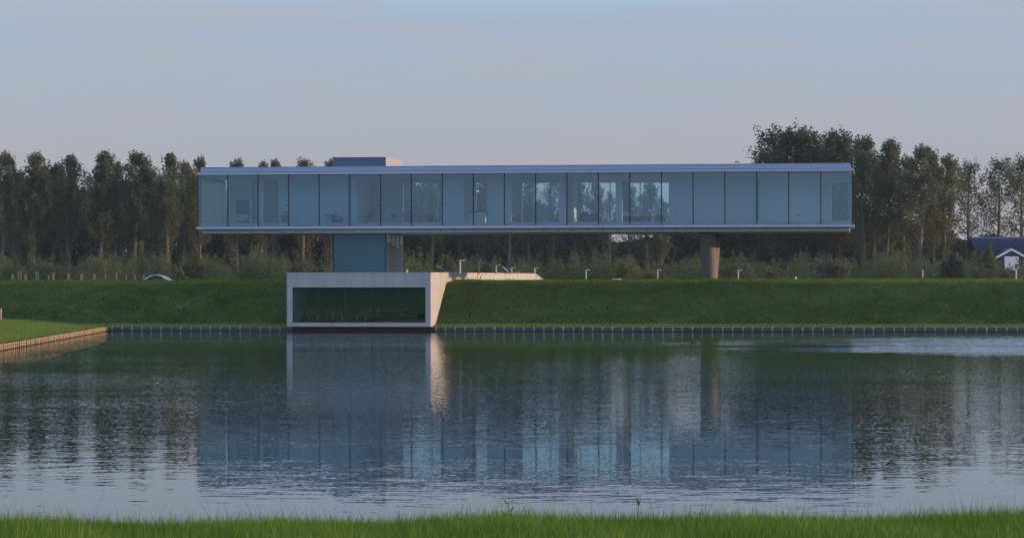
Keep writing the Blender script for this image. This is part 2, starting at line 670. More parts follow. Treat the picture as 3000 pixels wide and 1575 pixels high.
def bank_z(u, v):
    u = np.asarray(u, float)
    v = np.asarray(v, float)
    k = (v - V_TOE) / (V_CREST - V_TOE)
    # straight slope with a short toe and a rounded shoulder
    s = np.clip(k, 0, 1)
    s = np.where(s < .86, s, .86 + .14 * np.sin((s - .86) / .14 * math.pi / 2) * .72)
    z = Z_STRIP + (Z_TOP - .10 - Z_STRIP) * s / (.86 + .14 * .72)
    z = z - .16 * np.clip((V_TOE - v) / (V_TOE - V_QUAY), 0, 1)
    z = z + .10 * sstep((v - V_CREST) / 4.0)
    z = z + lump(u, v) * np.clip((v - V_TOE) / 1.5, 0.25, 1) * np.where(v > V_CREST + 1, .5, 1)
    hol = sstep(1.35 - np.hypot((u - CAR_U) / 6.0, (v - CAR_V) / 5.5))
    return z - 1.0 * hol


ucs = np.concatenate([[-3000, -800, -250, -110], np.arange(-70, 95.1, 0.5), [130, 260, 800, 3000]])
vcs = np.concatenate([[V_QUAY + .02, -6.4, -6.0, -5.75], np.arange(-5.6, -0.9, .22), np.arange(-.8, 6, .6), np.arange(6, 60, 1.2), [80, 110, 160, 260, 500, 1200, 4000]])
UU, VV = np.meshgrid(ucs, vcs)
ZZ = bank_z(UU, VV)
ZZ = np.where(VV > 70, Z_TOP, ZZ)
XX = OX + UU * CT + VV * ST
YY = OY - UU * ST + VV * CT
nu, nv = len(ucs), len(vcs)
idx = np.arange(nu * nv).reshape(nv, nu)
q = np.stack([idx[:-1, :-1], idx[:-1, 1:], idx[1:, 1:], idx[1:, :-1]], -1).reshape(-1, 4)
ground = link('ground', npmesh('ground', np.stack([XX, YY, ZZ], -1).reshape(-1, 3), quads=q, mat=M['grass_bank'], smooth=True))
ground.data.materials.append(M['grass_lawn'])
vmid = (VV[:-1, :-1] + VV[1:, :-1]).ravel() / 2
ground.data.polygons.foreach_set('material_index', ((vmid < V_TOE) | ((vmid > V_CREST - .25) & (vmid < 60))).astype(np.int32))  # shoulder and quay strip: mown grass, low sunlight put into its paler colour
tag(ground, 'grassy embankment rising from the pond to a flat meadow', kind='structure')

# pond
wm = MB()
wm.v = [(-400, 5, 0), (500, 5, 0), (500, 260, 0), (-400, 260, 0)]
wm.f = [(0, 1, 2, 3)]
tag(wm.build('pond_water', M['water']), 'calm pond reflecting the house and sky', kind='structure')

# left lawn beside the pond
UC, _ = hp(315, 960, V_QUAY)
corner = w(UC, V_QUAY)
a0 = at(0, 812, 127.0)
edge_dir = (Vector((a0.x, a0.y)) - Vector((corner.x, corner.y))).normalized()
edge_len = 95.0
out_dir = Vector((edge_dir.y, -edge_dir.x))      # towards the land
if out_dir.x > 0:
    out_dir = -out_dir


def lawn_z(s, q_):
    return .315 + .065 * np.minimum(q_, 14) * sstep(q_ / 3.0) + .012 * np.sin(s * .7 + q_) + .010 * np.sin(s * 1.9 - q_ * 1.3)


ss = np.concatenate([np.arange(-9, 60, .8), np.arange(60, 190, 5)])
qs = np.concatenate([[0.02, .15, .4, .7, 1.0], np.arange(1.5, 14, .7), [20, 40, 120, 400]])
SS, QQ = np.meshgrid(ss, qs)
LX = corner.x + edge_dir.x * SS + out_dir.x * QQ
LY = corner.y + edge_dir.y * SS + out_dir.y * QQ
LZ = lawn_z(SS, QQ)
n1, n2 = len(ss), len(qs)
idx = np.arange(n1 * n2).reshape(n2, n1)
q = np.stack([idx[:-1, :-1], idx[1:, :-1], idx[1:, 1:], idx[:-1, 1:]], -1).reshape(-1, 4)
me = npmesh('lawn', np.stack([LX, LY, LZ], -1).reshape(-1, 3), quads=q, mat=M['grass_lawn'], smooth=True)
tag(link('lawn', me), 'sunlit mown lawn on the left shore', kind='structure')

# near bank under the camera
def near_z(x, y):
    base = np.interp(np.asarray(y) / KD, [-40, 0, 24, 31, 33.6, 34.4, 36], [1.6, 1.5, .62, .34, .27, -.02, -.5])
    return base + .006 * x + .010 * np.sin(x * .9 + .6) * np.cos(y * .8) + .014 * np.sin(x * 2.3 + 1.1)


xs = np.concatenate([[-300, -80, -30], np.arange(-16, 16.1, .4), [30, 80, 300]])
ys = np.concatenate([[-200, -40, 0, 10, 18], np.arange(22, 36.1, .3)]) * KD
GX, GY = np.meshgrid(xs, ys)
GZ = near_z(GX, np.maximum(GY, -40))
GZ = np.where(np.abs(GX) > 60, near_z(np.sign(GX) * 60, GY), GZ)
n1, n2 = len(xs), len(ys)
idx = np.arange(n1 * n2).reshape(n2, n1)
q = np.stack([idx[:-1, :-1], idx[:-1, 1:], idx[1:, 1:], idx[1:, :-1]], -1).reshape(-1, 4)
me = npmesh('near_bank', np.stack([GX, GY, GZ], -1).reshape(-1, 3), quads=q, mat=M['soil'], smooth=True)
tag(link('near_bank', me), 'grassy near shore of the pond', kind='structure')


def blades(px, py, pz, h, wd, lean, seed):
    """three-segment grass blades: arrays of base points -> verts, quads, tris"""
    g = np.random.default_rng(seed)
    n = len(px)
    az = g.uniform(0, 2 * np.pi, n)
    side = np.stack([np.cos(az), np.sin(az), np.zeros(n)], -1)
    laz = g.uniform(0, 2 * np.pi, n)
    ld = np.stack([np.cos(laz), np.sin(laz), np.zeros(n)], -1) * (lean * h)[:, None]
    base = np.stack([px, py, pz], -1)
    upv = np.stack([np.zeros(n), np.zeros(n), h], -1)
    a = base - side * wd[:, None]
    b = base + side * wd[:, None]
    mid = base + upv * .55 + ld * .3
    c = mid + side * wd[:, None] * .8
    d = mid - side * wd[:, None] * .8
    tip = base + upv + ld
    V = np.stack([a, b, c, d, tip], 1).reshape(-1, 3)
    o = np.arange(n)[:, None] * 5
    return V, o + np.array([0, 1, 2, 3]), o + np.array([3, 2, 4])


# near grass, dense where it shows
nb_ = 150000
px = rng.uniform(-8.2, 8.2, nb_)
py = (34.25 - rng.beta(1.25, 1.9, nb_) * 6.2) * KD
cl = .5 + .5 * np.sin(px * 1.7 + 2) * np.sin(px * .63 + py * .9)
h = rng.gamma(9, .0145, nb_) * (.8 + .45 * cl) + .03
tall = rng.random(nb_) < .02
h = np.where(tall, h * 1.7, h)
ed = np.clip((34.3 - py / KD) / .8, .35, 1)
h = h * ed
V, Q, T3 = blades(px, py, near_z(px, py) - .01, h, rng.uniform(.0022, .0045, nb_), rng.uniform(.05, .55, nb_), 3)
o = link('shore_grass', npmesh('shore_grass', V, quads=Q, tris=T3, mat=M['blade']))
tag(o, 'lush green grass along the near shore', 'grass', kind='stuff')

# short rough grass of the embankment
nb_ = 190000
uu = rng.uniform(-14, 62, nb_)
vv = V_QUAY + .08 + rng.beta(1.1, 1.35, nb_) * 9.5
pz = bank_z(uu, vv)
UL, _ = hp(840, 900, V_FOY)
UR, _ = hp(1261.5, 900, V_FOY)
keep = ~((uu > UL - .1) & (uu < UR + .1))
uu, vv, pz = uu[keep], vv[keep], pz[keep]
n = len(uu)
wild = np.clip(np.sin(uu * 1.3 + np.sin(vv * 2.1) * 2) * np.sin(uu * .47 + vv * 1.1 + 1) * np.sin(uu * 3.7 + vv * 2.9), 0, 1)
hh = rng.gamma(5, .014, n) * np.where(vv < V_TOE, .5, 1 + 1.3 * wild)
mown = (vv < V_TOE - .05) | (vv > V_CREST - .25)  # mown parts, whose paler colour also carries the sunlight falling there
weed = rng.random(n) < .03
hh = np.where(weed & ~mown, hh * 2.4, hh)
bw, bl = rng.uniform(.006, .018, n) * np.where(weed, 2.2, 1), rng.uniform(.3, 1.1, n)
for msk, nm_, mt_, lb_ in ((~mown, 'bank_grass', 'tuft', 'rough short grass covering the embankment slope'), (mown, 'mown_lit_grass', 'tuft_lawn', 'mown grass painted paler as if sunlit, on the crest and along the quay')):
    V, Q, T3 = blades((OX + uu * CT + vv * ST)[msk], (OY - uu * ST + vv * CT)[msk], pz[msk] - .01, hh[msk], bw[msk], bl[msk], 5)
    o = link(nm_, npmesh(nm_, V, quads=Q, tris=T3, mat=M[mt_]))
    tag(o, lb_, 'grass', kind='stuff')
nb_ = 30000
s_ = rng.uniform(-3, 52, nb_)
q_ = .05 + rng.beta(1, 1.6, nb_) * 11
V, Q, T3 = blades(corner.x + edge_dir.x * s_ + out_dir.x * q_, corner.y + edge_dir.y * s_ + out_dir.y * q_, lawn_z(s_, q_) - .01,
                  rng.gamma(5, .010, nb_), rng.uniform(.008, .02, nb_), rng.uniform(.2, .9, nb_), 9)
o = link('lawn_grass', npmesh('lawn_grass', V, quads=Q, tris=T3, mat=M['tuft_lawn']))
tag(o, 'short grass of the sunlit lawn', 'grass', kind='stuff')

# ------------------------------------------------------------------ the long glass house
house = empty('glass_house', w(0, 0, 0), -TH)
tag(house, 'long glass house raised on a dark shaft and a concrete column', 'house')
Z0, Z1 = 6.29, 9.43                     # glass bottom and top
PITCH = WID / 21


def part(name, mat, *b, parent=None, smooth=False):
    m_ = MB()
    for bb in b:
        m_.box(*bb)
    return m_.build(name, mat, parent or house, smooth)


part('floor_slab', M['skirt'], (.30, WID - .30, .32, DEP - .32, 5.90, 6.115))
part('floor', M['floor'], (.06, WID - .06, .06, DEP - .06, 6.12, Z0 - .02))
part('ceiling', M['ceiling'], (.06, WID - .06, .06, DEP - .06, Z1 + .02, Z1 + .14))
part('roof', M['skirt'], (.30, WID - .30, .30, DEP - .30, Z1 + .145, 9.80))
part('soffit', M['soffit'], (.235, WID - .235, .235, DEP - .235, 5.845, 5.895))
# eaves fascias in lengths of five metres, with open joints
for nm, za, zb, mt in (('eaves_fascia', 9.445, 9.585, M['aluminium']), ('base_fascia', 6.118, 6.278, M['aluminium'])):
    cuts = np.linspace(-.06, WID + .06, 9)
    for k in range(8):
        part(nm, mt, (cuts[k] + .008, cuts[k + 1] - .008, -.08, .055, za, zb))
    cutb = np.linspace(-.06, WID + .06, 9)
    for k in range(8):
        part(nm, mt, (cutb[k] + .008, cutb[k + 1] - .008, DEP - .055, DEP + .08, za, zb))
    part(nm, M['soffit'], (-.08, .05, .06, DEP - .06, za, zb))
    part(nm, M['soffit'], (WID - .05, WID + .08, .06, DEP - .06, za, zb))
part('eaves_ledge', M['aluminium'], (-.055, WID + .055, -.075, DEP + .075, 9.587, 9.60))
part('shadow_gap', M['joint'], (.2, WID - .2, .19, DEP - .19, 9.602, 9.625))
# parapet: four upstands
for bb in ((.16, WID - .16, .15, .32, 9.627, 9.905), (.16, WID - .16, DEP - .32, DEP - .15, 9.627, 9.905),
           (.16, .32, .325, DEP - .325, 9.627, 9.905), (WID - .32, WID - .16, .325, DEP - .325, 9.627, 9.905)):
    part('parapet', M['parapet'] if bb[1] - bb[0] > 1 else M['soffit'], bb)
part('parapet_cap', M['aluminium'], (.14, WID - .14, .13, .34, 9.907, 9.93))
# skirt panels under the floor
part('shadow_gap', M['joint'], (.26, WID - .26, .25, DEP - .25, 5.90, 6.11))
edges = [.22, 1.60]
while edges[-1] + .90 < WID - 1.2:
    edges.append(edges[-1] + .90)
edges.append(WID - .22)
for a, b in zip(edges, edges[1:]):
    part('skirt_panel', M['skirt'], (a + .011, b - .011, .215, .245, 5.86, 6.095))
for a, b in zip(edges[::3], edges[3::3]):
    part('skirt_panel', M['skirt'], (a + .011, b - .011, DEP - .245, DEP - .215, 5.86, 6.095))
for k in range(9):
    a, b = .26 + k * (DEP - .52) / 9, .26 + (k + 1) * (DEP - .52) / 9
    part('skirt_panel', M['skirt'], (WID - .25, WID - .215, a + .01, b - .01, 5.86, 6.095))
    part('skirt_panel', M['skirt'], (.215, .25, a + .01, b - .01, 5.86, 6.095))
# front glazing: one sheet per bay with dark joints
BND = [577.5, 665.3, 753.6, 842.3, 931.3, 1021, 1111.2, 1201, 1292, 1383, 1474.6, 1566.6, 1658.7, 1751, 1843.7, 1936, 2029, 2123, 2216.5, 2310, 2404, 2497]
for k in range(21):
    part('window_pane', M['glass_front'], (k * PITCH + .036, (k + 1) * PITCH - .036, .0, .024, Z0 + .01, Z1 - .01))
for k in range(22):
    c = min(max(k * PITCH, .03), WID - .03)
    part('mullion', M['frame_dark'], (c - .032, c + .032, -.006, .05, Z0, Z1))
part('bottom_rail', M['frame_dark'], (.0, WID, -.002, .045, Z0 - .012, Z0 - .001))
part('top_rail', M['frame_dark'], (.0, WID, -.002, .045, Z1 + .001, Z1 + .016))
# end glazing
for (ua, ub) in ((.004, .028), (WID - .028, WID - .004)):
    for k in range(4):
        va, vb = .06 + k * (DEP - .12) / 4, .06 + (k + 1) * (DEP - .12) / 4
        part('window_pane', M['glass_back'], (ua, ub, va + .02, vb - .02, Z0 + .01, Z1 - .01))
    for k in range(1, 4):
        va = .06 + k * (DEP - .12) / 4
        part('mullion', M['frame_dark'], (ua - .003, ub + .003, va - .018, va + .018, Z0, Z1))

# back wall with its openings, given as photo columns
VB = DEP - .12
wins = [(1181.5, 1290.5, 'B'), (1396, 1427, 'C'), (1531, 1637.5, 'D'), (1680, 1804, 'E'), (1844, 1960, 'F'), (2436, 2486, 'G')]
ops = []
for a, b, k in wins:
    u0, zt = hp(a, 536, VB)
    u1, _ = hp(b, 536, VB)
    _, zb_ = hp(a, 651, VB)
    ops.append((u0, u1, max(zb_, Z0 + .04), min(zt, Z1 - .25), k))
prev = .07
for u0, u1, zb_, zt, k in ops:
    part('back_wall', M['white_wall'], (prev, u0 - .001, VB - .06, VB + .06, Z0 - .015, Z1 + .015))
    part('window_header', M['white_wall'], (u0, u1, VB - .058, VB + .058, zt, Z1 + .012))
    part('window_sill', M['white_wall'], (u0, u1, VB - .058, VB + .058, Z0 - .012, zb_))
    part('rear_pane', M['glass_back'], (u0 + .01, u1 - .01, VB + .01, VB + .025, zb_ + .005, zt - .005))
    prev = u1 + .001
part('back_wall', M['white_wall'], (prev, WID - .07, VB - .06, VB + .06, Z0 - .015, Z1 + .015))
for xs_ in (1265.5, 1612.5, 1700, 1788, 1876):
    u0, _ = hp(xs_, 600, VB)
    for q0, q1, zb_, zt, k in ops:
        if q0 < u0 < q1:
            part('rear_mullion', M['grey_door'], (u0 - .03, u0 + .03, VB - .02, VB + .008, zb_ + .002, zt - .002))
# cream curtains drawn along the left end wall
ec = [hpu(c, .14) for c in (591, 603, 626, 649, 661)]
for k in range(4):
    part('curtain_panel', M['blind'], (.13, .15, ec[k] + .03, ec[k + 1] - .03, Z0 + .01, Z1 - .32))
part('curtain_rail', M['white_paint'], (.10, .18, ec[0], ec[-1], Z1 - .31, Z1 - .25))
part('window_bench', M['white_wall'], (.10, WID - .10, .34, .70, Z0 - .018, Z0 + .20))


def panel(name, mat, x0, y0, x1, y1, v, th=.05):
    u0, z1 = hp(x0, y0, v)
    u1, z0 = hp(x1, y1, v)
    return part(name, mat, (u0, u1, v, v + th, max(z0, Z0), min(z1, Z1 - .02)))


panel('interior_door', M['grey_door'], 772, 530, 815, 652, 2.42)
panel('interior_door', M['grey_door'], 1054, 538, 1096, 652, VB - .12)
panel('door_header', M['white_paint'], 1047, 526, 1099, 537, VB - .16)
panel('interior_door', M['dark_room'], 738, 528, 744, 652, VB - .12)
panel('cabinet_front', M['grey_door'], 1823.5, 534, 1842, 619, VB - .12)
panel('wall_pier', M['white_paint'], 1805, 532, 1823, 652, 3.0, .3)
panel('wall_pier', M['white_paint'], 1638, 532, 1655, 652, 3.0, .3)
panel('wall_pier', M['white_paint'], 1000, 530, 1018, 652, 2.1, .35)
panel('wall_pier', M['white_paint'], 732, 528, 737, 652, 2.6, .4)
panel('wall_pier', M['white_paint'], 1363, 540, 1395, 652, 5.4, .1)
panel('door_header', M['white_paint'], 2433, 520, 2485, 529, 2.2, .1)
panel('wall_pier', M['white_paint'], 2431.5, 530, 2435.5, 652, 2.2, .4)
panel('wall_pier', M['grey_door'], 2218, 522, 2223, 652, 2.3, .18)
for x_, y_, w_, h_ in ((1117, 579, 3.5, 7), (1116, 602, 13, 3), (1305, 601, 4, 4), (1645, 625, 3, 3), (1645, 630, 3, 3), (1982, 626, 3, 4), (2340, 633, 4, 4), (842, 603, 6, 3), (1813, 625, 3, 3), (1813, 631, 3, 3)):
    panel('wall_switch', M['dark_wood'], x_ - w_ / 2, y_ - h_ / 2, x_ + w_ / 2, y_ + h_ / 2, 2.465 if x_ in (842, 1305, 1982, 2340) else VB - .52, .03)
for u_, va, vb in ((hp(1046, 600, 2.7)[0], 2.7, VB - .55), (hp(1668, 600, 4)[0], 5.6, VB - .07)):
    part('partition', M['white_wall'], (u_, u_ + .12, va, vb, Z0 - .01, Z1 + .012))

# room walls close behind the glass, and the dropped ceiling edge above them
VN = 2.5
for a_, b_ in ((757, 1046), (1294, 1360), (1430, 1499), (1962, 2431)):
    u0, u1 = hp(a_, 600, VN)[0], hp(b_, 600, VN)[0]
    part('room_wall', M['white_wall'], (u0, u1, VN, VN + .12, Z0 - .012, Z1 - .16))
part('ceiling_bulkhead', M['ceiling'], (.3, WID - .3, 1.1, 1.3, Z1 - .155, Z1 + .012))
# lift and stair shaft below, roof box above
SU0, _ = hp(976, 700, .8)
SU1, _ = hp(1130.5, 700, .8)
SV0, SV1 = .8, 7.0
_, ZSH = hp(1050, 460.5, .8)
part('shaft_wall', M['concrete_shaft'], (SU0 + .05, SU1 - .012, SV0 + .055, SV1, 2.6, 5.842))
part('shaft_glazing', M['shaft_glass'], (SU0 + .06, SU1 - .06, SV0, SV0 + .05, 2.6, 5.840))
for a in (SU0, SU1 - .055):
    part('shaft_edge', M['frame_dark'], (a, a + .055, SV0 - .006, SV0 + .052, 2.6, 5.841))
for k in range(13):
    a = SV0 + .06 + k * (SV1 - SV0 - .06) / 13
    part('shaft_cladding', M['concrete_shaft'], (SU1 - .010, SU1 + .012 + .006 * (k % 2), a + .012, a + (SV1 - SV0 - .06) / 13 - .012, 2.6, 5.838))
for k, (a, b, c) in enumerate(((.25, 1.75, .50), (2.05, 3.2, .68), (3.5, 4.5, .78), (4.9, 6.0, .58))):  # pale panels standing in for patches of light on the side face
    part('shaft_light_patch', M['white_paint'], (SU1 + .020, SU1 + .034, SV0 + a, SV0 + b, 5.80 - c, 5.80))
part('roof_box_front', M['shed_metal'], (SU0, SU1, SV0, SV0 + .06, 9.62, ZSH))
part('roof_box_side', M['shed_side'], (SU1 - .06, SU1 - .002, SV0 + .065, SV0 + 2.1, 9.62, ZSH - .004))
part('roof_box_side', M['shed_side'], (SU1 - .06, SU1 - .002, SV0 + 2.115, SV1 - .3, 9.62, ZSH - .004))
part('roof_box_side', M['shed_metal'], (SU0 + .002, SU0 + .06, SV0 + .065, SV1 - .3, 9.62, ZSH - .004))
part('roof_box_top', M['shed_metal'], (SU0 + .065, SU1 - .065, SV0 + .065, SV1 - .3, ZSH - .10, ZSH - .02))
m_ = MB()
uc, _ = hp(1011, 458, 2)
m_.rings([[(uc + .62 * r_ * math.cos(a), 2.2 + .62 * r_ * math.sin(a), ZSH - .03 + z_) for a in np.linspace(0, 2 * math.pi, 16, endpoint=False)] for r_, z_ in ((1, 0), (.95, .06), (.75, .10), (.4, .125), (.1, .13))])
m_.build('skylight_dome', M['lamp_metal'], house, True)

# V-shaped concrete column: two tapering legs meeting at the foot
cu, _ = hp(2079, 760, 3.4)


def leg(vt, vb, wt_, wb_, name='column_leg'):
    rr_ = []
    for k in range(9):
        f = k / 8
        z_ = 2.5 + (5.842 - 2.5) * f
        hw = (wb_ + (wt_ - wb_) * f) / 2
        vc = vb + (vt - vb) * f
        hd = .55 + .25 * f
        rr_.append([(cu + hw * math.copysign(abs(math.cos(a)) ** .8, math.cos(a)), vc + hd * math.copysign(abs(math.sin(a)) ** .8, math.sin(a)), z_) for a in np.linspace(0, 2 * math.pi, 28, endpoint=False)])
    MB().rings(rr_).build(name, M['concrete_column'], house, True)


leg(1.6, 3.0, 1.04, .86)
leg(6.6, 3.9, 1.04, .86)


def house_thing(name, u, v, z, label, cat, group=None, rz=0.0):
    o = empty(name, w(u, v, z), -TH + rz)
    tag(o, label, cat, group)
    return o


# ------------------------------------------------------------------ furniture seen through the glass
FZ = Z0 - .02 + .001


def hu(x, v):
    return hp(x, 640, v)[0]


def chair(x, v, rz, label, group=None, mat='dark_wood'):
    c = house_thing('dining_chair', hu(x, v), v, FZ, label, 'chair', group, rz)
    MB().bevbox(-.22, .22, -.21, .21, .43, .48, .02).build('seat', M[mat], c)
    MB().bevbox(-.22, .22, .19, .225, .66, .88, .012).build('backrest', M[mat], c)
    for sx in (-1, 1):
        for sy in (-1, 1):
            MB().tube([(sx * .20, sy * .19, 0), (sx * .18, sy * .18, .43)], [.014, .016], 6).build('leg', M['steel'], c)
        MB().tube([(sx * .17, .20, .45), (sx * .17, .207, .70)], [.012, .012], 6).build('back_post', M['steel'], c)
    return c


chair(1154, 5.2, .35, 'dark chair apart at the left of the dining table')
dt = house_thing('dining_table', hu(1234, 5.6), 5.6, FZ, 'dark dining table in front of the tree-filled rear window', 'table')
MB().bevbox(-.75, .75, -.45, .45, .70, .76, .015).build('tabletop', M['dark_wood'], dt)
for sx in (-1, 1):
    for sy in (-1, 1):
        MB().box(sx * .62 - .05, sx * .62 + .05, sy * .36 - .05, sy * .36 + .05, 0, .70).build('leg', M['dark_wood'], dt)
for x_, v_, rz_, lb in ((1190, 5.5, 1.45, 'dining chair at the left end of the dark dining table'),
                        (1214, 4.9, 3.1, 'dining chair at the near left of the dark dining table'),
                        (1256, 4.9, 3.2, 'dining chair at the near right of the dark dining table'),
                        (1279, 5.6, -1.4, 'dining chair at the right end of the dark dining table')):
    chair(x_, v_, rz_, lb, 'chairs round the dining table')
chair(644, 6.2, .1, 'dark chair before the cream blinds of the end bay')

ki = house_thing('kitchen_island', hu(1400, 4.4), 4.4, FZ, 'white kitchen island with a thin dark worktop', 'kitchen island')
MB().box(-.5, .5, -.3, .3, .08, .90).build('cabinet', M['white_wall'], ki)
MB().box(-.46, .46, -.26, .26, 0, .078).build('plinth', M['grey_door'], ki)
MB().bevbox(-.56, .55, -.34, .34, .903, .955, .012).build('worktop', M['dark_wood'], ki)
hob = house_thing('cooking_pan', hu(1402, 4.4), 4.4, FZ + .956, 'low dark pan on the kitchen island worktop', 'pan')
MB().rings([[(.22 * r_ * math.cos(a), .2 * r_ * math.sin(a), z_) for a in np.linspace(0, 2 * math.pi, 14, endpoint=False)] for r_, z_ in ((.8, 0), (1, .07), (1.02, .075))]).build('bowl', M['black_leather'], hob)
MB().tube([(.2, 0, .06), (.42, 0, .09)], [.015, .012], 6).build('handle', M['black_leather'], hob)


def sofa(name, u, v, wd, hb, label, rz=0.0, cat='sofa', mat='black_leather', group=None):
    s = house_thing(name, u, v, FZ, label, cat, group, rz)
    h_ = wd / 2
    MB().bevbox(-h_ + .14, h_ - .14, -.38, .28, .16, .43, .05).build('seat', M[mat], s)
    MB().bevbox(-h_ + .12, h_ - .12, .22, .42, .20, hb, .06).build('backrest', M[mat], s)
    for sx in (-1, 1):
        MB().bevbox(min(sx * h_, sx * (h_ - .14)), max(sx * h_, sx * (h_ - .14)), -.38, .42, .14, .60, .04).build('armrest', M[mat], s)
        for sy in (-.32, .36):
            MB().tube([(sx * (h_ - .06), sy, 0), (sx * (h_ - .06), sy, .15)], [.02, .025], 6).build('leg', M['steel'], s)
    return s


sofa('sofa', hu(1731, 5.0), 5.0, 1.55, .80, 'black sofa in front of the rear window behind the lounge', math.pi)
sofa('armchair', hu(1716, 6.2), 6.2, .74, .98, 'high-backed black armchair rising behind the sofa', math.pi, 'armchair')
ch = house_thing('chaise_longue', hu(1779, 5.4), 5.4, FZ, 'low dark chaise right of the black sofa', 'chaise')
MB().prism([(-.55, .25), (-.15, .34), (.30, .36), (.60, .58), (.64, .54), (.34, .27), (-.1, .24), (-.55, .17)], -.28, .28).build('cushion', M['black_leather'], ch)
for sx in (-.35, .35):
    for sy in (-.22, .22):
        MB().tube([(sx, sy, 0), (sx, sy, .26)], [.015, .015], 6).build('leg', M['steel'], ch)
sofa('armchair', hu(1888, 5.2), 5.2, .80, .68, 'square black armchair left of its twin, by the bright rear window', math.pi, 'armchair', group='square armchairs')
sofa('armchair', hu(1935, 5.2), 5.2, .80, .70, 'square black armchair straddling the pane joint by the bright window', math.pi + .1, 'armchair', group='square armchairs')
sh = house_thing('slatted_sideboard', hu(1846, 5.3), 5.3, FZ, 'low dark sideboard with horizontal slats in the lounge', 'sideboard')
MB().box(-.44, .44, .02, .30, .05, .62).build('carcass', M['black_leather'], sh)
for k in range(5):
    MB().box(-.46, .46, -.03, .015, .08 + k * .115, .15 + k * .115).build('slat', M['dark_wood'], sh)
MB().box(-.48, .48, -.05, .32, .622, .66).build('top', M['dark_wood'], sh)
sofa('armchair', hu(1508, 5.2), 5.2, .52, .82, 'dark upright armchair beside the white wall', -1.2, 'armchair')
for k, (x_, lb) in enumerate(((1592, 'low dark lounge chair at the left under the sparse-leaved window'), (1620, 'low dark lounge chair at the right under the sparse-leaved window'))):
    lc = house_thing('lounge_chair', hu(x_, 5.8), 5.8, FZ, lb, 'lounge chair', 'low lounge chairs', 3.14 * k)
    MB().prism([(-.34, .42), (-.05, .30), (.26, .33), (.28, .29), (-.04, .24), (-.37, .38)], -.26, .26).build('seat_shell', M['black_leather'], lc)
    for sx in (-.18, .18):
        for sy in (-.2, .2):
            MB().tube([(sx * 1.2, sy, 0), (sx, sy * .6, .28)], [.012, .012], 6).build('leg', M['steel'], lc)
al = house_thing('arc_lamp', hu(1662, 5.0), 5.0, FZ, 'slender arc floor lamp by the joint left of the sofa', 'floor lamp')
MB().rings([[(.16 * r_ * math.cos(a), .16 * r_ * math.sin(a), z_) for a in np.linspace(0, 2 * math.pi, 14, endpoint=False)] for r_, z_ in ((1, 0), (1, .04), (.3, .05))]).build('base', M['steel'], al)
MB().tube([(0, 0, .04), (.16, 0, .7), (.30, 0, 1.3), (.32, 0, 1.75), (.22, 0, 2.05), (.02, 0, 2.2), (-.2, 0, 2.15)], [.016] * 7, 6).build('arc', M['steel'], al)
MB().rings([[(-.22 + r_ * math.cos(a), r_ * math.sin(a), z_) for a in np.linspace(0, 2 * math.pi, 14, endpoint=False)] for r_, z_ in ((.15, 1.95), (.12, 2.06), (.03, 2.14))]).build('lamp_shade', M['white_paint'], al)
# study corner in the second bay
u0, z1_ = hp(692, 588, VB - .16)
u1, z0_ = hp(731, 627, VB - .16)
pc = house_thing('painting', (u0 + u1) / 2, VB - .10, z0_, 'dark purple painting on the wall of the second bay', 'painting')
hw = (u1 - u0) / 2
MB().box(-hw, hw, -.025, .0, 0, z1_ - z0_).build('canvas', M['purple_canvas'], pc)
MB().box(-hw - .02, hw + .02, -.004, .034, -.02, z1_ - z0_ + .02).build('frame', M['dark_wood'], pc)
tv = house_thing('media_cabinet', hu(702, 5.4), 5.4, FZ, 'small white cabinet with a dark screen below the purple painting', 'cabinet')
MB().box(-.27, .27, .02, .30, .12, .52).build('carcass', M['white_paint'], tv)
MB().box(-.21, .21, -.005, .018, .17, .46).build('screen', M['grey_door'], tv)
for sx in (-.23, .23):
    MB().box(sx - .02, sx + .02, .05, .09, 0, .118).build('leg', M['white_paint'], tv)
    MB().box(sx - .02, sx + .02, .22, .26, 0, .118).build('leg', M['white_paint'], tv)
dk = house_thing('desk', hu(965, 1.9), 1.9, FZ, 'narrow grey desk against the wall left of the inner door', 'desk')
MB().bevbox(-.34, .34, -.2, .2, .66, .78, .02).build('desktop', M['grey_door'], dk)
for sx in (-.28, .28):
    MB().box(sx - .02, sx + .02, -.16, .16, 0, .658).build('trestle', M['steel'], dk)


def leafcloud(pts, size, seed, upb=0.0):
    """diamond leaves centred on pts"""
    g = np.random.default_rng(seed)
    n = len(pts)
    a = g.normal(size=(n, 3))
    a[:, 2] += upb
    a /= np.linalg.norm(a, axis=1)[:, None]
    b = g.normal(size=(n, 3))
    b -= a * (a * b).sum(1)[:, None]
    b /= np.linalg.norm(b, axis=1)[:, None]
    s = (size * g.uniform(.6, 1.35, n))[:, None]
    V = np.stack([pts - a * s, pts + b * s * .55, pts + a * s, pts - b * s * .55], 1).reshape(-1, 3)
    return V, np.arange(n)[:, None] * 4 + np.arange(4)


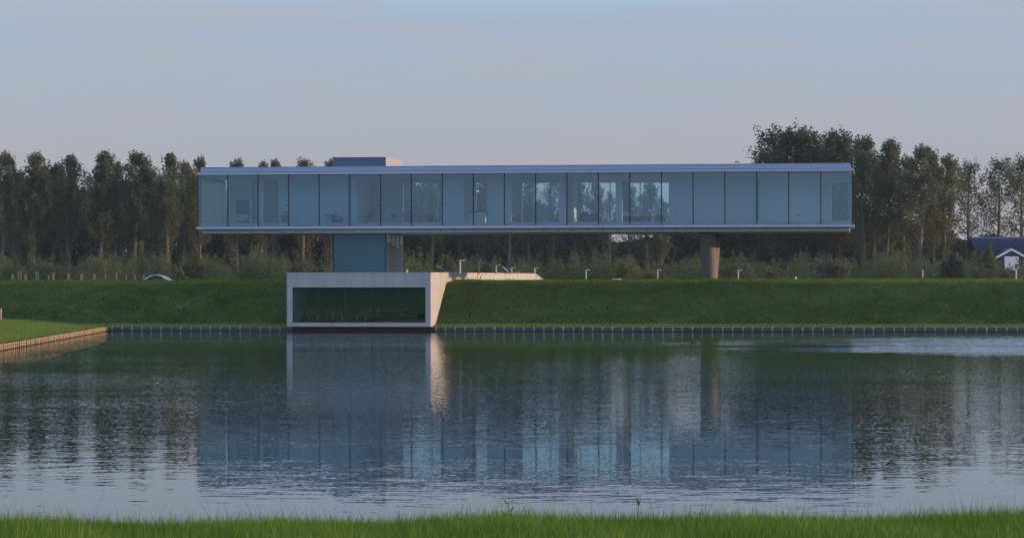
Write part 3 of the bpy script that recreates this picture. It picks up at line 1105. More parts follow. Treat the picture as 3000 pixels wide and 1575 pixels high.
def potted(x, v, hgt, spread, label, seed, lean=0.0):
    g = np.random.default_rng(seed)
    p = house_thing('potted_plant', hu(x, v), v, FZ, label, 'plant')
    MB().rings([[(r_ * math.cos(a), r_ * math.sin(a), z_) for a in np.linspace(0, 2 * math.pi, 14, endpoint=False)] for r_, z_ in ((.11, 0), (.15, .26), (.16, .28), (.13, .28), (.12, .25))]).build('pot', M['clay'], p)
    st = MB()
    pts = []
    for k in range(11):
        az = g.uniform(0, 6.28)
        r_ = spread * g.uniform(.2, 1)
        top = Vector((r_ * math.cos(az) + lean, r_ * math.sin(az), hgt * g.uniform(.55, 1)))
        st.tube([(0, 0, .24), tuple(top * .55 + Vector((0, 0, .12))), tuple(top)], [.01, .008, .004], 4)
        for q_ in range(16):
            f = g.uniform(.35, 1)
            pts.append(np.array(top) * f + np.array([0, 0, .1 * (1 - f)]) + g.normal(0, .05, 3))
    st.build('stem', M['reed'], p)
    V, Q = leafcloud(np.array(pts), .075, seed)
    link('foliage', npmesh('foliage', V, quads=Q, mat=M['leaf_dark']), p)
    return p


potted(735, 4.6, .95, .22, 'leafy pot plant right of the small white cabinet', 1)
potted(722, 4.2, .5, .2, 'low pot plant in front of the small white cabinet', 2)
potted(833, 1.7, .95, .26, 'bushy pot plant by the joint of the third and fourth panes', 3)
potted(980, 1.5, .75, .16, 'slim pot plant right of the narrow grey desk', 4)
potted(996, 1.4, .65, .2, 'low pot plant between the desk and the inner door', 5)
potted(1078, 4.4, 1.2, .30, 'large pot plant leaning right before the grey inner door', 6, .25)

# ------------------------------------------------------------------ concrete pavilion at the water
pav = empty('concrete_pavilion', w(0, 0, 0), -TH)
tag(pav, 'low concrete pavilion with a wide dark window at the water', 'building')
_, PZ1 = hp(1053, 797.6, V_FOY)
_, PZ0 = hp(1053, 956.3, V_FOY)
WU0, WZ1 = hp(857, 841.6, V_FOY)
WU1, WZ0 = hp(1246.8, 944.7, V_FOY)


def ppart(name, mat, *b):
    return part(name, mat, *b, parent=pav)


PD = .45
ppart('header', M['concrete'], (UL, UR - .30, V_FOY, V_FOY + PD, WZ1 + .006, PZ1 - .07))
ppart('pier', M['concrete'], (UL, WU0 - .004, V_FOY + .004, V_FOY + PD, WZ0 + .004, WZ1))
ppart('pier', M['concrete'], (WU1 + .004, UR - .30, V_FOY + .004, V_FOY + PD, WZ0 + .004, WZ1))
ppart('sill', M['concrete'], (UL, UR - .30, V_FOY, V_FOY + PD, PZ0, WZ0 - .002))
ppart('coping', M['concrete'], (UL - .02, UR + .012, V_FOY - .02, V_FOY + PD + .1, PZ1 - .066, PZ1))
# long side wall running back from the water; end cut down to the lawn
v_end = hpu(1568, UR)
v_foot = hpu(1592, UR)
v_slot = hpu(1399.6, UR)
v_a = hpu(1311, UR)
wall_cuts = [(V_FOY, v_a - .006), (v_a + .006, v_slot - .12)]
for a, b in wall_cuts:
    ppart('side_wall', M['concrete'], (UR - .30, UR, a, b, PZ0, PZ1 - .07))
ppart('movement_joint', M['joint'], (UR - .30, UR - .05, v_slot - .12, v_slot + .12, 2.0, PZ1 - .07))
nn = 6
for k in range(nn):
    a = v_slot + .12 + (v_end - v_slot - .12) * k / nn
    b = v_slot + .12 + (v_end - v_slot - .12) * (k + 1) / nn
    ppart('side_wall', M['concrete'], (UR - .30, UR, a + .008, b - .008, 2.0, PZ1 - .07))
MB().prism([(v_end + .008, 2.0), (v_foot, 2.0), (v_foot, 2.90), (v_end + .008, PZ1 - .07)], UR - .30, UR, 'x').build('side_wall', M['concrete'], pav)
ppart('coping', M['concrete'], (UR - .33, UR + .03, V_FOY + PD + .11, v_end, PZ1 - .066, PZ1))
MB().prism([(v_end + .004, PZ1 - .066), (v_foot + .1, 2.90), (v_foot + .1, 2.96), (v_end + .004, PZ1)], UR - .33, UR + .03, 'x').build('coping', M['concrete'], pav)
ppart('side_wall', M['concrete'], (UL, UL + .30, V_FOY + PD + .005, 12.0, PZ0, PZ1 - .07))
ppart('roof_deck', M['concrete'], (UL + .305, UR - .305, V_FOY + PD + .005, v_end, PZ1 - .30, PZ1 - .075))
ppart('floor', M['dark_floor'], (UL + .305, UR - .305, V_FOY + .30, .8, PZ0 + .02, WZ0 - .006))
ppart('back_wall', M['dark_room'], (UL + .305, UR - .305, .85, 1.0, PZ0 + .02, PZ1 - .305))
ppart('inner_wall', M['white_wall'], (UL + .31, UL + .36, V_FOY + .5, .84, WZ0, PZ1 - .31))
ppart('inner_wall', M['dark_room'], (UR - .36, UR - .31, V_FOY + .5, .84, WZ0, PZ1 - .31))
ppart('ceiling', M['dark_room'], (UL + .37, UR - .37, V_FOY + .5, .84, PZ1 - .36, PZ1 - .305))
ppart('plinth', M['joint'], (UL + .2, UR - .1, V_FOY + .65, V_FOY + 2.0, -1.0, PZ0 - .004))
PV = V_FOY + .10
cols = [857, 933.7, 1011.6, 1090, 1168, 1246.8]
cu_ = [hp(c, 900, PV)[0] for c in cols]
cu_[0], cu_[-1] = WU0, WU1
for k in range(5):
    ppart('window_pane', M['glass_low'], (cu_[k] + .03, cu_[k + 1] - .03, PV, PV + .024, WZ0 + .045, WZ1 - .045))
for k in range(1, 5):
    ppart('mullion', M['frame_dark'], (cu_[k] - .028, cu_[k] + .028, PV - .01, PV + .04, WZ0 + .042, WZ1 - .042))
ppart('window_frame', M['frame_dark'], (WU0, WU1, PV - .02, PV + .05, WZ0, WZ0 + .04), (WU0, WU1, PV - .02, PV + .05, WZ1 - .04, WZ1 - .001),
      (WU0, WU0 + .04, PV - .02, PV + .05, WZ0 + .041, WZ1 - .041), (WU1 - .04, WU1, PV - .02, PV + .05, WZ0 + .041, WZ1 - .041))
# pavilion furniture
PFZ = WZ0 - .005


def pav_thing(name, x, v, label, cat, group=None, rz=0.0):
    o = empty(name, w(hp(x, 930, v)[0], v, PFZ), -TH + rz)
    tag(o, label, cat, group)
    return o


tb = pav_thing('long_table', 1145, -4.6, 'long red-brown table inside the pavilion window', 'table')
MB().bevbox(-1.15, 1.15, -.4, .4, .68, .74, .015).build('tabletop', M['red_wood'], tb)
for sx in (-1, 1):
    MB().tube([(sx * .72, -.3, 0), (sx * .72, -.3, .67), (sx * .72, .3, .67), (sx * .72, .3, 0)], [.025] * 4, 6).build('leg_frame', M['steel'], tb)
MB().tube([(-.72, -.3, .62), (.72, -.3, .62)], [.02, .02], 6).build('stretcher', M['steel'], tb)
for k, (x_, v_, rz_, lb) in enumerate(((915, -5.2, .4, 'leftmost slatted chair inside the pavilion window'), (952, -4.8, -.2, 'second slatted chair from the left in the pavilion'),
                                       (988, -5.3, .3, 'third slatted chair from the left in the pavilion'), (1064, -5.2, -.3, 'slatted chair left of the pavilion table'))):
    c = pav_thing('slatted_chair', x_, v_, lb, 'chair', 'slatted chairs in the pavilion', rz_)
    for q_ in range(7):
        a = -.24 + q_ * .08
        MB().tube([(a * .9, -.22, .40), (a, .02, .38), (a * 1.1, .2, .42), (a * 1.25, .32, .66), (a * 1.3, .36, .80)], [.016] * 5, 5).build('slat', M['stake_wood'], c)
    for sx in (-1, 1):
        MB().tube([(sx * .28, -.24, 0), (sx * .26, -.22, .40), (sx * .30, .30, .44), (sx * .27, .34, 0)], [.016] * 4, 6).build('leg', M['steel'], c)

# ------------------------------------------------------------------ quay walls
def quay(name, p0, p1, spacing, mat, plank, label, seed):
    """posts in front of planks, along p0 -> p1 (water on the right-hand side looking along)"""
    g = random.Random(seed)
    d = Vector((p1.x - p0.x, p1.y - p0.y, 0))
    L = d.length
    root = empty(name, (p0.x, p0.y, 0), math.atan2(d.y, d.x))
    tag(root, label, 'quay wall')
    me = MB().tube([(0, 0, -.5), (0, 0, -.1), (0, 0, .05), (0, 0, .245), (0, 0, .262)], [.048, .048, .047, .046, .034], 8).mesh('post', mat, True)
    me.materials.append(M['wet_plank'])
    for pl_ in me.polygons:
        if pl_.center.z < .06 and pl_.area > .0:
            pl_.material_index = 1
    n = min(int(L / spacing), 290)
    for k in range(n):
        o = link('post', me, root)
        o.location = ((k + .5) * spacing + g.uniform(-.03, .03), -.05, g.uniform(-.012, .012))
        o.rotation_euler = (g.uniform(-.02, .05), g.uniform(-.035, .035), g.uniform(0, 6))
        s = g.uniform(.88, 1.15)
        o.scale = (s, s, 1)
    x = 0.0
    while x < L - .05:
        ln = min(3.6, L - x)
        for za, zb in ((-.4, .055), (.063, .148), (.156, .240)):
            MB().box(x + .004, x + ln - .004, .0 + g.uniform(0, .006), .045, za, zb).build('plank', M['wet_plank'] if za < 0 else plank, root)
        MB().box(x + .003, x + ln - .003, -.012, .10, .243, .275).build('capping_board', mat, root)
        x += 3.6
    return root


qa = w(UC, V_QUAY)
quay('quay_wall', w(UC, V_QUAY), w(UL + .15, V_QUAY), .595, M['post_wood_shade'], M['plank'], 'dark timber quay left of the concrete pavilion', 1)
QR = quay('quay_wall', w(UR - .1, V_QUAY), w(UR + 52, V_QUAY), .575, M['post_wood_shade'], M['plank'], 'dark timber quay along the embankment right of the pavilion', 2)
far_end = Vector((corner.x + edge_dir.x * 56, corner.y + edge_dir.y * 56, 0))
quay('quay_wall', far_end, Vector((corner.x, corner.y, 0)), .60, M['post_wood_lit'], M['plank_brown'], 'sunlit brown timber quay along the left lawn', 3)
for x_ in (2013, 2037, 2062):
    u_, _ = hp(x_, 963, V_QUAY)
    o = MB().tube([(u_ - (UR - .1), .02, .17), (u_ - (UR - .1), -.09, .17)], [.06, .06], 12).build('drain_pipe', M['joint'], QR)

# ------------------------------------------------------------------ terrace things and lamps
DECK = PZ1 - .074


def lounger(x, d, ang, label, flip=1):
    p = at(x, 800, d)
    u_, v_ = loc(p.x, p.y)
    o = empty('sun_lounger', w(u_, v_, DECK), -TH)
    tag(o, label, 'sun lounger')
    MB().prism([(-.62, .13), (.12, .13), (.12, .17), (-.62, .17)], -.30, .30).build('mattress', M['lounger'], o)
    c, s = math.cos(ang), math.sin(ang)
    MB().prism([(.13, .13), (.13 + .52 * c, .13 + .52 * s), (.13 + .52 * c - .04 * s, .13 + .52 * s + .04 * c), (.13 - .02, .175)], -.30, .30).build('backrest', M['lounger'], o)
    for sx in (-.5, .08):
        for sy in (-.26, .26):
            MB().tube([(sx, sy, 0), (sx, sy, .13)], [.02, .02], 6).build('leg', M['steel'], o)
    if flip < 0:
        o.rotation_euler.z += math.pi
    return o


l1 = lounger(1312, 181, .55, 'grey sun lounger with a pale headrest on the pavilion roof', -1)
MB().bevbox(.46, .68, -.20, .20, .40, .47, .02).build('headrest', M['white_paint'], l1)
lounger(1494, 206, .75, 'grey sun lounger with raised back near the end of the terrace wall', -1)
wp = at(1192, 797, 178)
o = MB().tube([(0, 0, 0), (0, 0, .05), (.0, 0, .20), (-.03, 0, .30)], [.075, .08, .07, .02], 8).build('garden_figure', M['stake_wood'], None, True)
o.location = (wp.x, wp.y, DECK)
tag(o, 'small tan ornament on the pavilion roof beside the shaft', 'ornament')

lamp0 = None
LAMPS = [(1348, 760.4, 175, 'nearest tall-looking bollard lamp on the terrace'), (1403, 768, 186, 'second bollard lamp from the pavilion along the terrace'),
         (1453.5, 775.7, 197, 'third bollard lamp from the pavilion along the terrace'), (1498.5, 781.7, 208, 'fourth bollard lamp, beside the raised sun lounger'),
         (1566.5, 786.5, 219, 'bollard lamp at the sloping end of the terrace wall'), (1717, 788.2, 222, 'bollard lamp in the meadow just right of the terrace wall'),
         (1926.5, 788.4, 222, 'bollard lamp between the terrace wall and the concrete column'), (2163, 788.8, 221, 'bollard lamp just right of the concrete column'),
         (2703, 789.0, 222, 'slim bollard lamp left of the dark round bush'), (2977, 788, 208, 'bollard lamp at the right edge of the picture')]
for i, (x_, y_, d_, lb) in enumerate(LAMPS):
    p = at(x_, y_, d_)
    u_, v_ = loc(p.x, p.y)
    gz = float(bank_z(u_, v_))
    if i < 5:
        gz = max(gz, DECK if v_ < v_end else gz)
        if UL < u_ < UR and v_ < v_end:
            gz = DECK
    hgt = p.z - gz
    if lamp0 is None:
        lamp0 = empty('bollard_lamp', (0, 0, 0))
        MB().bevbox(-.045, .045, -.045, .045, 0, .79, .008).build('post', M['lamp_metal'], lamp0)
        MB().bevbox(-.047, .29, -.05, .05, .793, .86, .008).build('lamp_head', M['lamp_metal'], lamp0)
        MB().box(.02, .27, -.035, .035, .786, .792).build('diffuser', M['white_paint'], lamp0)
        o = lamp0
    else:
        o = copy_tree(lamp0)
    o.location = (p.x, p.y, gz - .01)
    sc = max(hgt, .5) / .86
    o.scale = (1, 1, sc)
    o.rotation_euler = (0, 0, R(200) if i == 9 else (R(80) if i == 8 else -TH))
    tag(o, lb, 'lamp', 'bollard lamps')

# stakes along the left crest
STK = [(37, 802.5, 2, .055, 'w', 'short pair of wooden stakes nearest the left edge'), (58, 794, 2, .085, 'w', 'tallest wide-set pair of wooden stakes on the left crest'),
       (74.5, 803, 2, .055, 'w', 'short wooden stake pair right of the tallest pair'), (109, 795, 2, .075, 'g', 'weathered grey pair of stakes on the left crest'),
       (142.5, 804, 1, 0, 'w', 'short single stake right of the grey pair'), (156.5, 797.5, 2, .05, 'w', 'tall close pair of stakes next to the short single stake'),
       (201, 800.5, 2, .055, 'w', 'stake pair standing alone at the middle of the row'), (240, 801, 2, .06, 'w', 'stake pair third from the right among the pairs'),
       (277, 800.5, 2, .055, 'w', 'rightmost pair of stakes, left of the single stakes'), (309.5, 800.5, 1, 0, 'w', 'single stake just right of the last pair'),
       (341, 800, 1, 0, 'w', 'thin single stake second after the last pair'), (370, 804.5, 1, 0, 'w', 'short single stake third from the parked car'),
       (396, 804, 1, 0, 'w', 'short single stake second from the parked car'), (421, 804, 1, 0, 'w', 'single stake in front of the parked car')]
for i, (x_, y_, n_, sp_, mt, lb) in enumerate(STK):
    p = at(x_, y_, 187)
    gz = float(bank_z(*loc(p.x, p.y)))
    o = empty('wooden_stake', (p.x, p.y, gz))
    tag(o, lb, 'stake', 'stakes along the crest')
    g = random.Random(i)
    hgt = p.z - gz
    for k in range(n_):
        xo = 0 if n_ == 1 else (k - .5) * sp_ * 1.7
        MB().tube([(xo + g.uniform(-.01, .01), 0, -.1), (xo, 0, hgt - .03 - .01 * k), (xo, 0, hgt)], [.042, .040, .028], 7).build('stake', M['stake_wood' if mt == 'w' else 'stake_grey'], o)
p = at(2, 903, 171)
o = MB().tube([(0, 0, -.3), (.01, 0, .55), (.02, 0, .62)], [.06, .055, .04], 8).build('lawn_post', M['stake_wood'], None, True)
o.location = (p.x, p.y, p.z - .62)
tag(o, 'lone brown post on the lawn at the left edge', 'post')
o = MB().rings([[(r_ * math.cos(a), r_ * math.sin(a), z_) for a in np.linspace(0, 2 * math.pi, 14, endpoint=False)] for r_, z_ in ((.30, -.1), (.30, .03), (.26, .05), (.1, .06))]).build('manhole_cover', M['white_paint'], None, True)
p = at(1807, 820, 190)
o.location = (p.x, p.y, float(bank_z(*loc(p.x, p.y))) + .02)
tag(o, 'low white cover on the grass between the lamps', 'cover')
o = MB().bevbox(-.06, .06, -.06, .06, -.1, .22, .015).build('marker_post', M['white_paint'])
p = at(2332, 813, 205)
o.location = (p.x, p.y, float(bank_z(*loc(p.x, p.y))))
tag(o, 'small white marker post left of the pale reed clump', 'post')

# parked car, only its roof above the crest
cz = float(bank_z(CAR_U, CAR_V))
p = w(CAR_U, CAR_V)
car = empty('parked_car', (p.x, p.y, cz - .05), R(10))
tag(car, 'silver hatchback half hidden behind the grassy crest', 'car')


def carring(x, hw_, zb_, zt_, sh=.12):
    return [(x, -hw_, zb_), (x, -hw_ - .02, (zb_ + zt_) / 2), (x, -hw_ + sh, zt_), (x, hw_ - sh, zt_), (x, hw_ + .02, (zb_ + zt_) / 2), (x, hw_, zb_)]


prof = [(-1.95, .70, .35, .55), (-1.9, .78, .22, .72), (-1.2, .82, .18, .86), (-.6, .83, .18, .92), (.6, .83, .18, .95), (1.5, .82, .18, .93), (1.85, .78, .22, .88), (1.95, .70, .35, .7)]
MB().rings([carring(x, a, b, c) for x, a, b, c in prof]).build('body', M['car_paint'], car, True)
cab = [(-.95, .70, .90, .93), (-.55, .68, .90, 1.26), (-.15, .66, .90, 1.42), (.3, .65, .90, 1.46), (.75, .64, .90, 1.38), (1.08, .62, .90, 1.20), (1.38, .60, .86, .92)]
MB().rings([carring(x, a, b, c, .10) for x, a, b, c in cab]).build('cabin', M['car_paint'], car, True)
for sy in (-1, 1):
    MB().prism([(-.85, .95), (-.50, 1.22), (-.15, 1.37), (.2, 1.40), (.5, 1.30), (.72, 1.12), (.78, .95)], sy * .705, sy * .735).build('side_window', M['car_glass'], car)
    MB().prism([(-.62, 1.03), (-.60, 1.06), (.62, 1.06), (.66, 1.03)], sy * .737, sy * .75).build('window_trim', M['car_paint'], car)
    for xw in (-1.25, 1.25):
        wh = MB().tube([(xw, sy * .66, .31), (xw, sy * .86, .31)], [.31, .31], 18).build('wheel', M['rubber'], car, False)
        MB().tube([(xw, sy * .865, .31), (xw, sy * .875, .31)], [.19, .18], 14).build('rim', M['steel'], wh)
    MB().bevbox(-1.93, -1.82, sy * .62 - .12, sy * .62 + .12, .52, .66, .02).build('headlight', M['white_paint'], car)

# ------------------------------------------------------------------ house at the right edge
D_H = 262.0
hl = at(2862, 692, D_H)
hs = D_H * KD / FPX
far = empty('brick_house', (at(2953, 812, D_H).x, D_H * KD, 2.9))
tag(far, 'brick house with a navy tiled roof behind the right-hand trees', 'house')


def fx(x):
    return (x - 2953) * hs


def fz(y):
    return (812 - y - ROLL * 1400) * hs + EYE - 2.9


zr, ze = fz(692), fz(738)
MB().prism([(.0, ze - .05), (3.6, zr), (3.78, zr), (7.4, ze - .05), (7.2, ze - .2), (3.69, zr - .2), (.2, ze - .2)], fx(2862), fx(2862) + 16, 'x').build('roof', M['navy_tile'], far)
for k in range(9):
    za = ze + (zr - ze) * k / 9
    MB().box(fx(2862) - .03, fx(2862) + 16.03, 3.6 * k / 9 - .09, 3.6 * k / 9 + .02, za - .03, za + .035).build('roof_batten', M['navy_tile'], far)
MB().box(fx(2862) + .3, fx(2862) + 15.7, .6, 6.8, 0, ze + .2).build('wall', M['brick'], far)
MB().box(fx(2866), fx(2940), -1.2, .55, fz(745), fz(736)).build('porch_roof', M['navy_tile'], far)
MB().box(fx(2868), fx(2938), -1.0, .55, 0, fz(745) - .01).build('porch_wall', M['brick'], far)
gx, gz_ = fx(2953.5), fz(731)
hw_, dr = 1.35, .75
ga = MB().prism([(gx - hw_, gz_ - dr), (gx, gz_ - .02), (gx + hw_, gz_ - dr), (gx + hw_, 0), (gx - hw_, 0)], -1.6, -1.4).build('gable', M['brick'], far)
for s_ in (-1, 1):
    MB().prism([(gx, gz_ + .10), (gx + s_ * (hw_ + .35), gz_ - dr - .05), (gx + s_ * (hw_ + .35), gz_ - dr - .24), (gx, gz_ - .09)], -1.72, -1.62).build('bargeboard', M['white_paint'], ga)
    MB().prism([(gx, gz_ + .13), (gx + s_ * (hw_ + .4), gz_ - dr - .03), (gx + s_ * (hw_ + .4), gz_ - dr - .08), (gx, gz_ + .08)], -1.6, 2.5).build('gable_roof', M['navy_tile'], ga)
MB().box(gx - .62, gx + .62, -1.68, -1.61, gz_ - 1.75, gz_ - .62).build('window', M['white_paint'], far)

# ------------------------------------------------------------------ trees
def tree_arrays(seed, H=12.0, rad=1.9, base=.16, nl=60, tuft=7, leaves=22, leaf=.13, up=1.15, shape='poplar', air=1.0, lean=.35):
    """returns trunk MB and leaf centres for a tree of height H"""
    g = np.random.default_rng(seed)
    mb = MB()
    nseg = 9
    ph = g.uniform(0, 6.28)

    def stem(z):
        f = z / H
        return np.array([lean * f * f + .12 * math.sin(f * 5 + ph), .10 * math.sin(f * 4 + ph * 2), z])
    mb.tube([tuple(stem(H * .97 * k / nseg)) for k in range(nseg + 1)], [max(.017 * H * (1 - k / nseg) ** .8, .02) for k in range(nseg + 1)], 6)
    pts = []
    nlow = 10 if shape == 'poplar' else 0
    for i in range(nl + nlow):
        f = base + (1 - base) * ((i + g.uniform(0, 1)) / nl) ** .9
        if i >= nl:
            f = g.uniform(.07, base)          # sparse lower branches
        f = min(f, .985)
        z = f * H * .96
        k = max(0.0, (f - base) / (1 - base))
        if shape == 'poplar':
            r = rad * min(1.0, 1.9 * (1.03 - k)) ** .75 * (.85 + .15 * math.sin(math.pi * min(1, k * 1.6)))
        else:
            r = rad * math.sqrt(max(.04, 1 - (2 * k - 1.02) ** 2))
        r *= g.uniform(.42, 1.28)
        if i >= nl:
            r = rad * g.uniform(.3, .8)
        az = g.uniform(0, 2 * math.pi)
        dirh = np.array([math.cos(az), math.sin(az), 0])
        p0 = stem(z * (.97 if f > .3 else 1))
        rise = r * up * g.uniform(.7, 1.3)
        rise = min(rise, max(.15, (H * 1.0 - z) * g.uniform(.5, 1.0)))
        if k > .86:
            rise = max(rise, (H * 1.0 - z) * g.uniform(.8, 1.0))
        p1 = p0 + dirh * r * .55 + np.array([0, 0, rise * .35])
        p2 = p0 + dirh * r + np.array([lean * .15, 0, rise])
        mb.tube([tuple(p0), tuple(p1), tuple(p2)], [max(.0035 * H * (1.1 - k), .012), .012 + .008 * (1 - k), .006], 3, False)
        for j in range(tuft):
            t_ = g.uniform(.30, 1.05)
            q0 = (1 - t_) ** 2 * p0 + 2 * t_ * (1 - t_) * p1 + t_ * t_ * p2 + g.normal(0, .10 * rad, 3)
            n = max(3, int(leaves * air * g.uniform(.5, 1.4) * (.38 if i >= nl else 1)))
            c = q0 + np.clip(g.normal(0, 1, (n, 3)), -1.7, 1.7) * np.array([.13, .13, .31]) * (rad / 1.9) ** .6 * (.62 + .38 * min(1.0, 1.9 * (1 - k))) + np.array([.05, 0, .08])
            pts.append(c)
    return mb, np.concatenate(pts), leaf


PROTO = {}


def proto(key, mat, **kw):
    mb, pts, leaf = tree_arrays(**kw)
    V, Q = leafcloud(pts, leaf, kw['seed'] + 100, .25)
    H = kw.get('H', 12.0)
    PROTO[key] = (mb.mesh('trunk', M['bark'], True), npmesh('crown', V, quads=Q, mat=M[mat]), H, kw.get('rad', 1.9), pts, mat)


for k in range(4):
    proto('pop%d' % k, 'leaf', seed=10 + k, H=12.0, rad=1.9, base=.30, nl=50, tuft=11, leaves=21, leaf=.095)
for k in range(2):
    proto('airy%d' % k, 'leaf', seed=30 + k, H=12.0, rad=2.4, base=.28, nl=50, tuft=8, leaves=15, leaf=.088, up=1.3, air=1.0)
for k in range(3):
    proto('dense%d' % k, 'leaf_dark', seed=50 + k, H=12.0, rad=3.0, base=.12, nl=95, tuft=10, leaves=28, leaf=.11, up=.75, shape='round')
for k in range(2):
    proto('thin%d' % k, 'leaf', seed=70 + k, H=12.0, rad=1.5, base=.30, nl=52, tuft=8, leaves=19, leaf=.09, up=1.6)


def tree(key, x, ytop, d, width, label, cat='tree', group=None, seed=0, name='poplar_tree'):
    tm, cm, H, rad, _, _ = PROTO[key]
    g = random.Random(seed * 31 + int(x))
    p = at(x, ytop, d)
    gz = Z_TOP - .05
    hgt = p.z - gz
    o = empty(name, (p.x, p.y, gz), g.uniform(-.5, .5) + (math.pi * 0))
    sz = hgt / H
    sx = (width / FPX * d * KD) / (2 * rad * 0.61)
    o.scale = (sx, sx, sz)
    tag(o, label, cat, group)
    link('trunk', tm, o)
    link('crown', cm, o)
    return o


TREES = [
    ('pop0', 6, 450, 262, 78, 'poplar cut off by the left edge of the picture'),
    ('pop1', 94, 454, 262, 80, 'second tall poplar from the left edge'),
    ('pop2', 198, 457, 264, 76, 'third tall poplar from the left edge'),
    ('pop3', 294, 448, 262, 88, 'fourth tall poplar from left, with a forked pale trunk'),
    ('pop0', 390, 450, 263, 92, 'fifth tall poplar from the left edge'),
    ('pop2', 490, 452, 262, 72, 'sixth tall poplar from the left edge'),
    ('pop1', 583, 466, 264, 56, 'poplar partly hidden by the left end of the glass house'),
    ('thin1', 42, 503, 272, 64, 'lower tree between the first two poplars at left'),
    ('dense1', 150, 486, 275, 90, 'dark rounded tree between the second and third poplars'),
    ('pop3', 338, 478, 270, 56, 'smaller poplar between the fourth and fifth poplars'),
    ('airy1', 445, 488, 270, 62, 'thin tree between the fifth and sixth poplars'),
    ('pop0', 534, 478, 268, 62, 'slender tree right of the sixth poplar'),
    ('pop1', 690, 473, 266, 64, 'leftmost of the poplar tips showing above the glass house roof'),
    ('pop3', 764, 477, 266, 58, 'poplar tip above the roof, left of the widest tip'),
    ('pop2', 798, 471, 268, 66, 'widest poplar tip above the roof left of the roof box'),
    ('pop0', 884, 470, 266, 66, 'poplar tip above the roof midway to the roof box'),
    ('pop1', 966, 472, 268, 60, 'poplar tip touching the left side of the roof box'),
    ('pop2', 1070, 500, 270, 90, 'tree behind the house at the roof box'),
    ('pop3', 1180, 505, 270, 95, 'tree filling the left half of the dining window'),
    ('pop0', 1262, 508, 268, 90, 'tree filling the right half of the dining window'),
    ('airy0', 1345, 520, 272, 90, 'tree behind the white wall left of the kitchen'),
    ('pop1', 1415, 512, 270, 80, 'tree showing through the narrow kitchen window'),
    ('airy1', 1490, 520, 268, 90, 'tree hidden behind the wall right of the kitchen'),
    ('airy0', 1548, 520, 270, 76, 'sparse tree at the left of the wide lounge-chair window'),
    ('airy1', 1618, 515, 272, 78, 'sparse tree at the right of the wide lounge-chair window'),
    ('thin0', 1688, 532, 268, 52, 'slim tree at the left of the sofa window'),
    ('pop2', 1738, 533, 270, 58, 'taller tree in the middle of the sofa window'),
    ('airy1', 1786, 560, 266, 48, 'lower tree at the right of the sofa window'),
    ('airy0', 1842, 545, 270, 60, 'tree behind the narrow cabinet right of the sofa window'),
    ('thin1', 1894, 537, 268, 62, 'pointed tree in the bright rear window of the armchairs'),
    ('thin0', 1940, 590, 266, 44, 'low tree at the right of the armchairs window'),
    ('dense0', 2306, 384, 276, 165, 'largest dark round tree towering above the roof at right'),
    ('dense1', 2272, 440, 280, 90, 'lower shoulder of dark foliage left of the largest tree'),
    ('dense2', 2440, 396, 274, 112, 'dark round tree just right of the largest tree above the roof'),
    ('pop1', 2524, 408, 268, 92, 'tall poplar just right of the glass house end'),
    ('pop3', 2596, 414, 270, 96, 'second tall poplar right of the glass house'),
    ('pop0', 2690, 432, 266, 112, 'broad brownish poplar right of the glass house'),
    ('thin1', 2765, 456, 268, 74, 'slimmer poplar right of the broad brownish one'),
    ('airy0', 2835, 474, 284, 92, 'airy tree above the left end of the navy roof'),
    ('airy1', 2920, 464, 286, 112, 'airy forked tree above the navy roof'),
    ('airy0', 2992, 458, 284, 100, 'airy tree at the right edge above the navy roof'),
    ('thin0', 2560, 470, 276, 70, 'thin straight tree seen between the poplar trunks at right'),
    ('thin1', 2645, 462, 278, 70, 'thin straight tree behind the broad brownish poplar'),
    ('thin0', 2735, 490, 274, 64, 'thin tree between the broad poplar and the slimmer one'),
]
for i, (k, x, y, d, wd, lb) in enumerate(TREES):
    nm = 'broadleaf_tree' if k.startswith('dense') else ('airy_tree' if k.startswith('airy') else 'poplar_tree')
    tree(k, x, y, d, wd, lb, 'tree', 'trees behind the house', i, nm)

# far wood: the dark mass between and below the poplars
VL, QL, VT, FT = [], [], [], []
off = 0
g = np.random.default_rng(77)


def topline(x):
    return np.interp(x, [-200, 100, 400, 600, 1000, 1300, 1650, 1740, 1760, 1985, 2010, 2100, 2250, 2460, 2520, 2760, 2800, 3200],
                     [545, 540, 555, 555, 550, 565, 610, 670, 708, 712, 670, 640, 560, 550, 640, 655, 700, 700])


trunks = MB()
for i in range(96):
    x = -150 + 3350 * (i + g.uniform(.0, 1.0)) / 96
    yt = topline(x) + g.uniform(-12, 30)
    d = g.uniform(283, 305)
    key = 'dense%d' % (i % 3)
    _, _, H, rad, pts, _ = PROTO[key]
    p = at(x, yt, d)
    hgt = p.z - Z_TOP
    sx = g.uniform(.75, 1.05) * (max(hgt, 3.5) / 9) ** .5
    a = g.uniform(0, 6.28)
    sel = pts[g.random(len(pts)) < .17]
    P = sel * np.array([sx, sx, hgt / H])
    P = np.stack([P[:, 0] * math.cos(a) - P[:, 1] * math.sin(a), P[:, 0] * math.sin(a) + P[:, 1] * math.cos(a), P[:, 2]], -1) + np.array([p.x, p.y, Z_TOP])
    low = g.normal(0, 1, (700, 3)) * np.array([2.2, 1.0, 1.0]) + np.array([p.x, p.y, Z_TOP + .9])
    P = np.concatenate([P, low])
    V, Q = leafcloud(P, .19, i, .2)
    VL.append(V)
    QL.append(Q + off)
    off += len(V)
wood = link('far_wood', npmesh('far_wood', np.concatenate(VL), quads=np.concatenate(QL), mat=M['leaf_dark']))
tag(wood, 'dark mass of woodland behind the poplars', 'wood', kind='stuff')

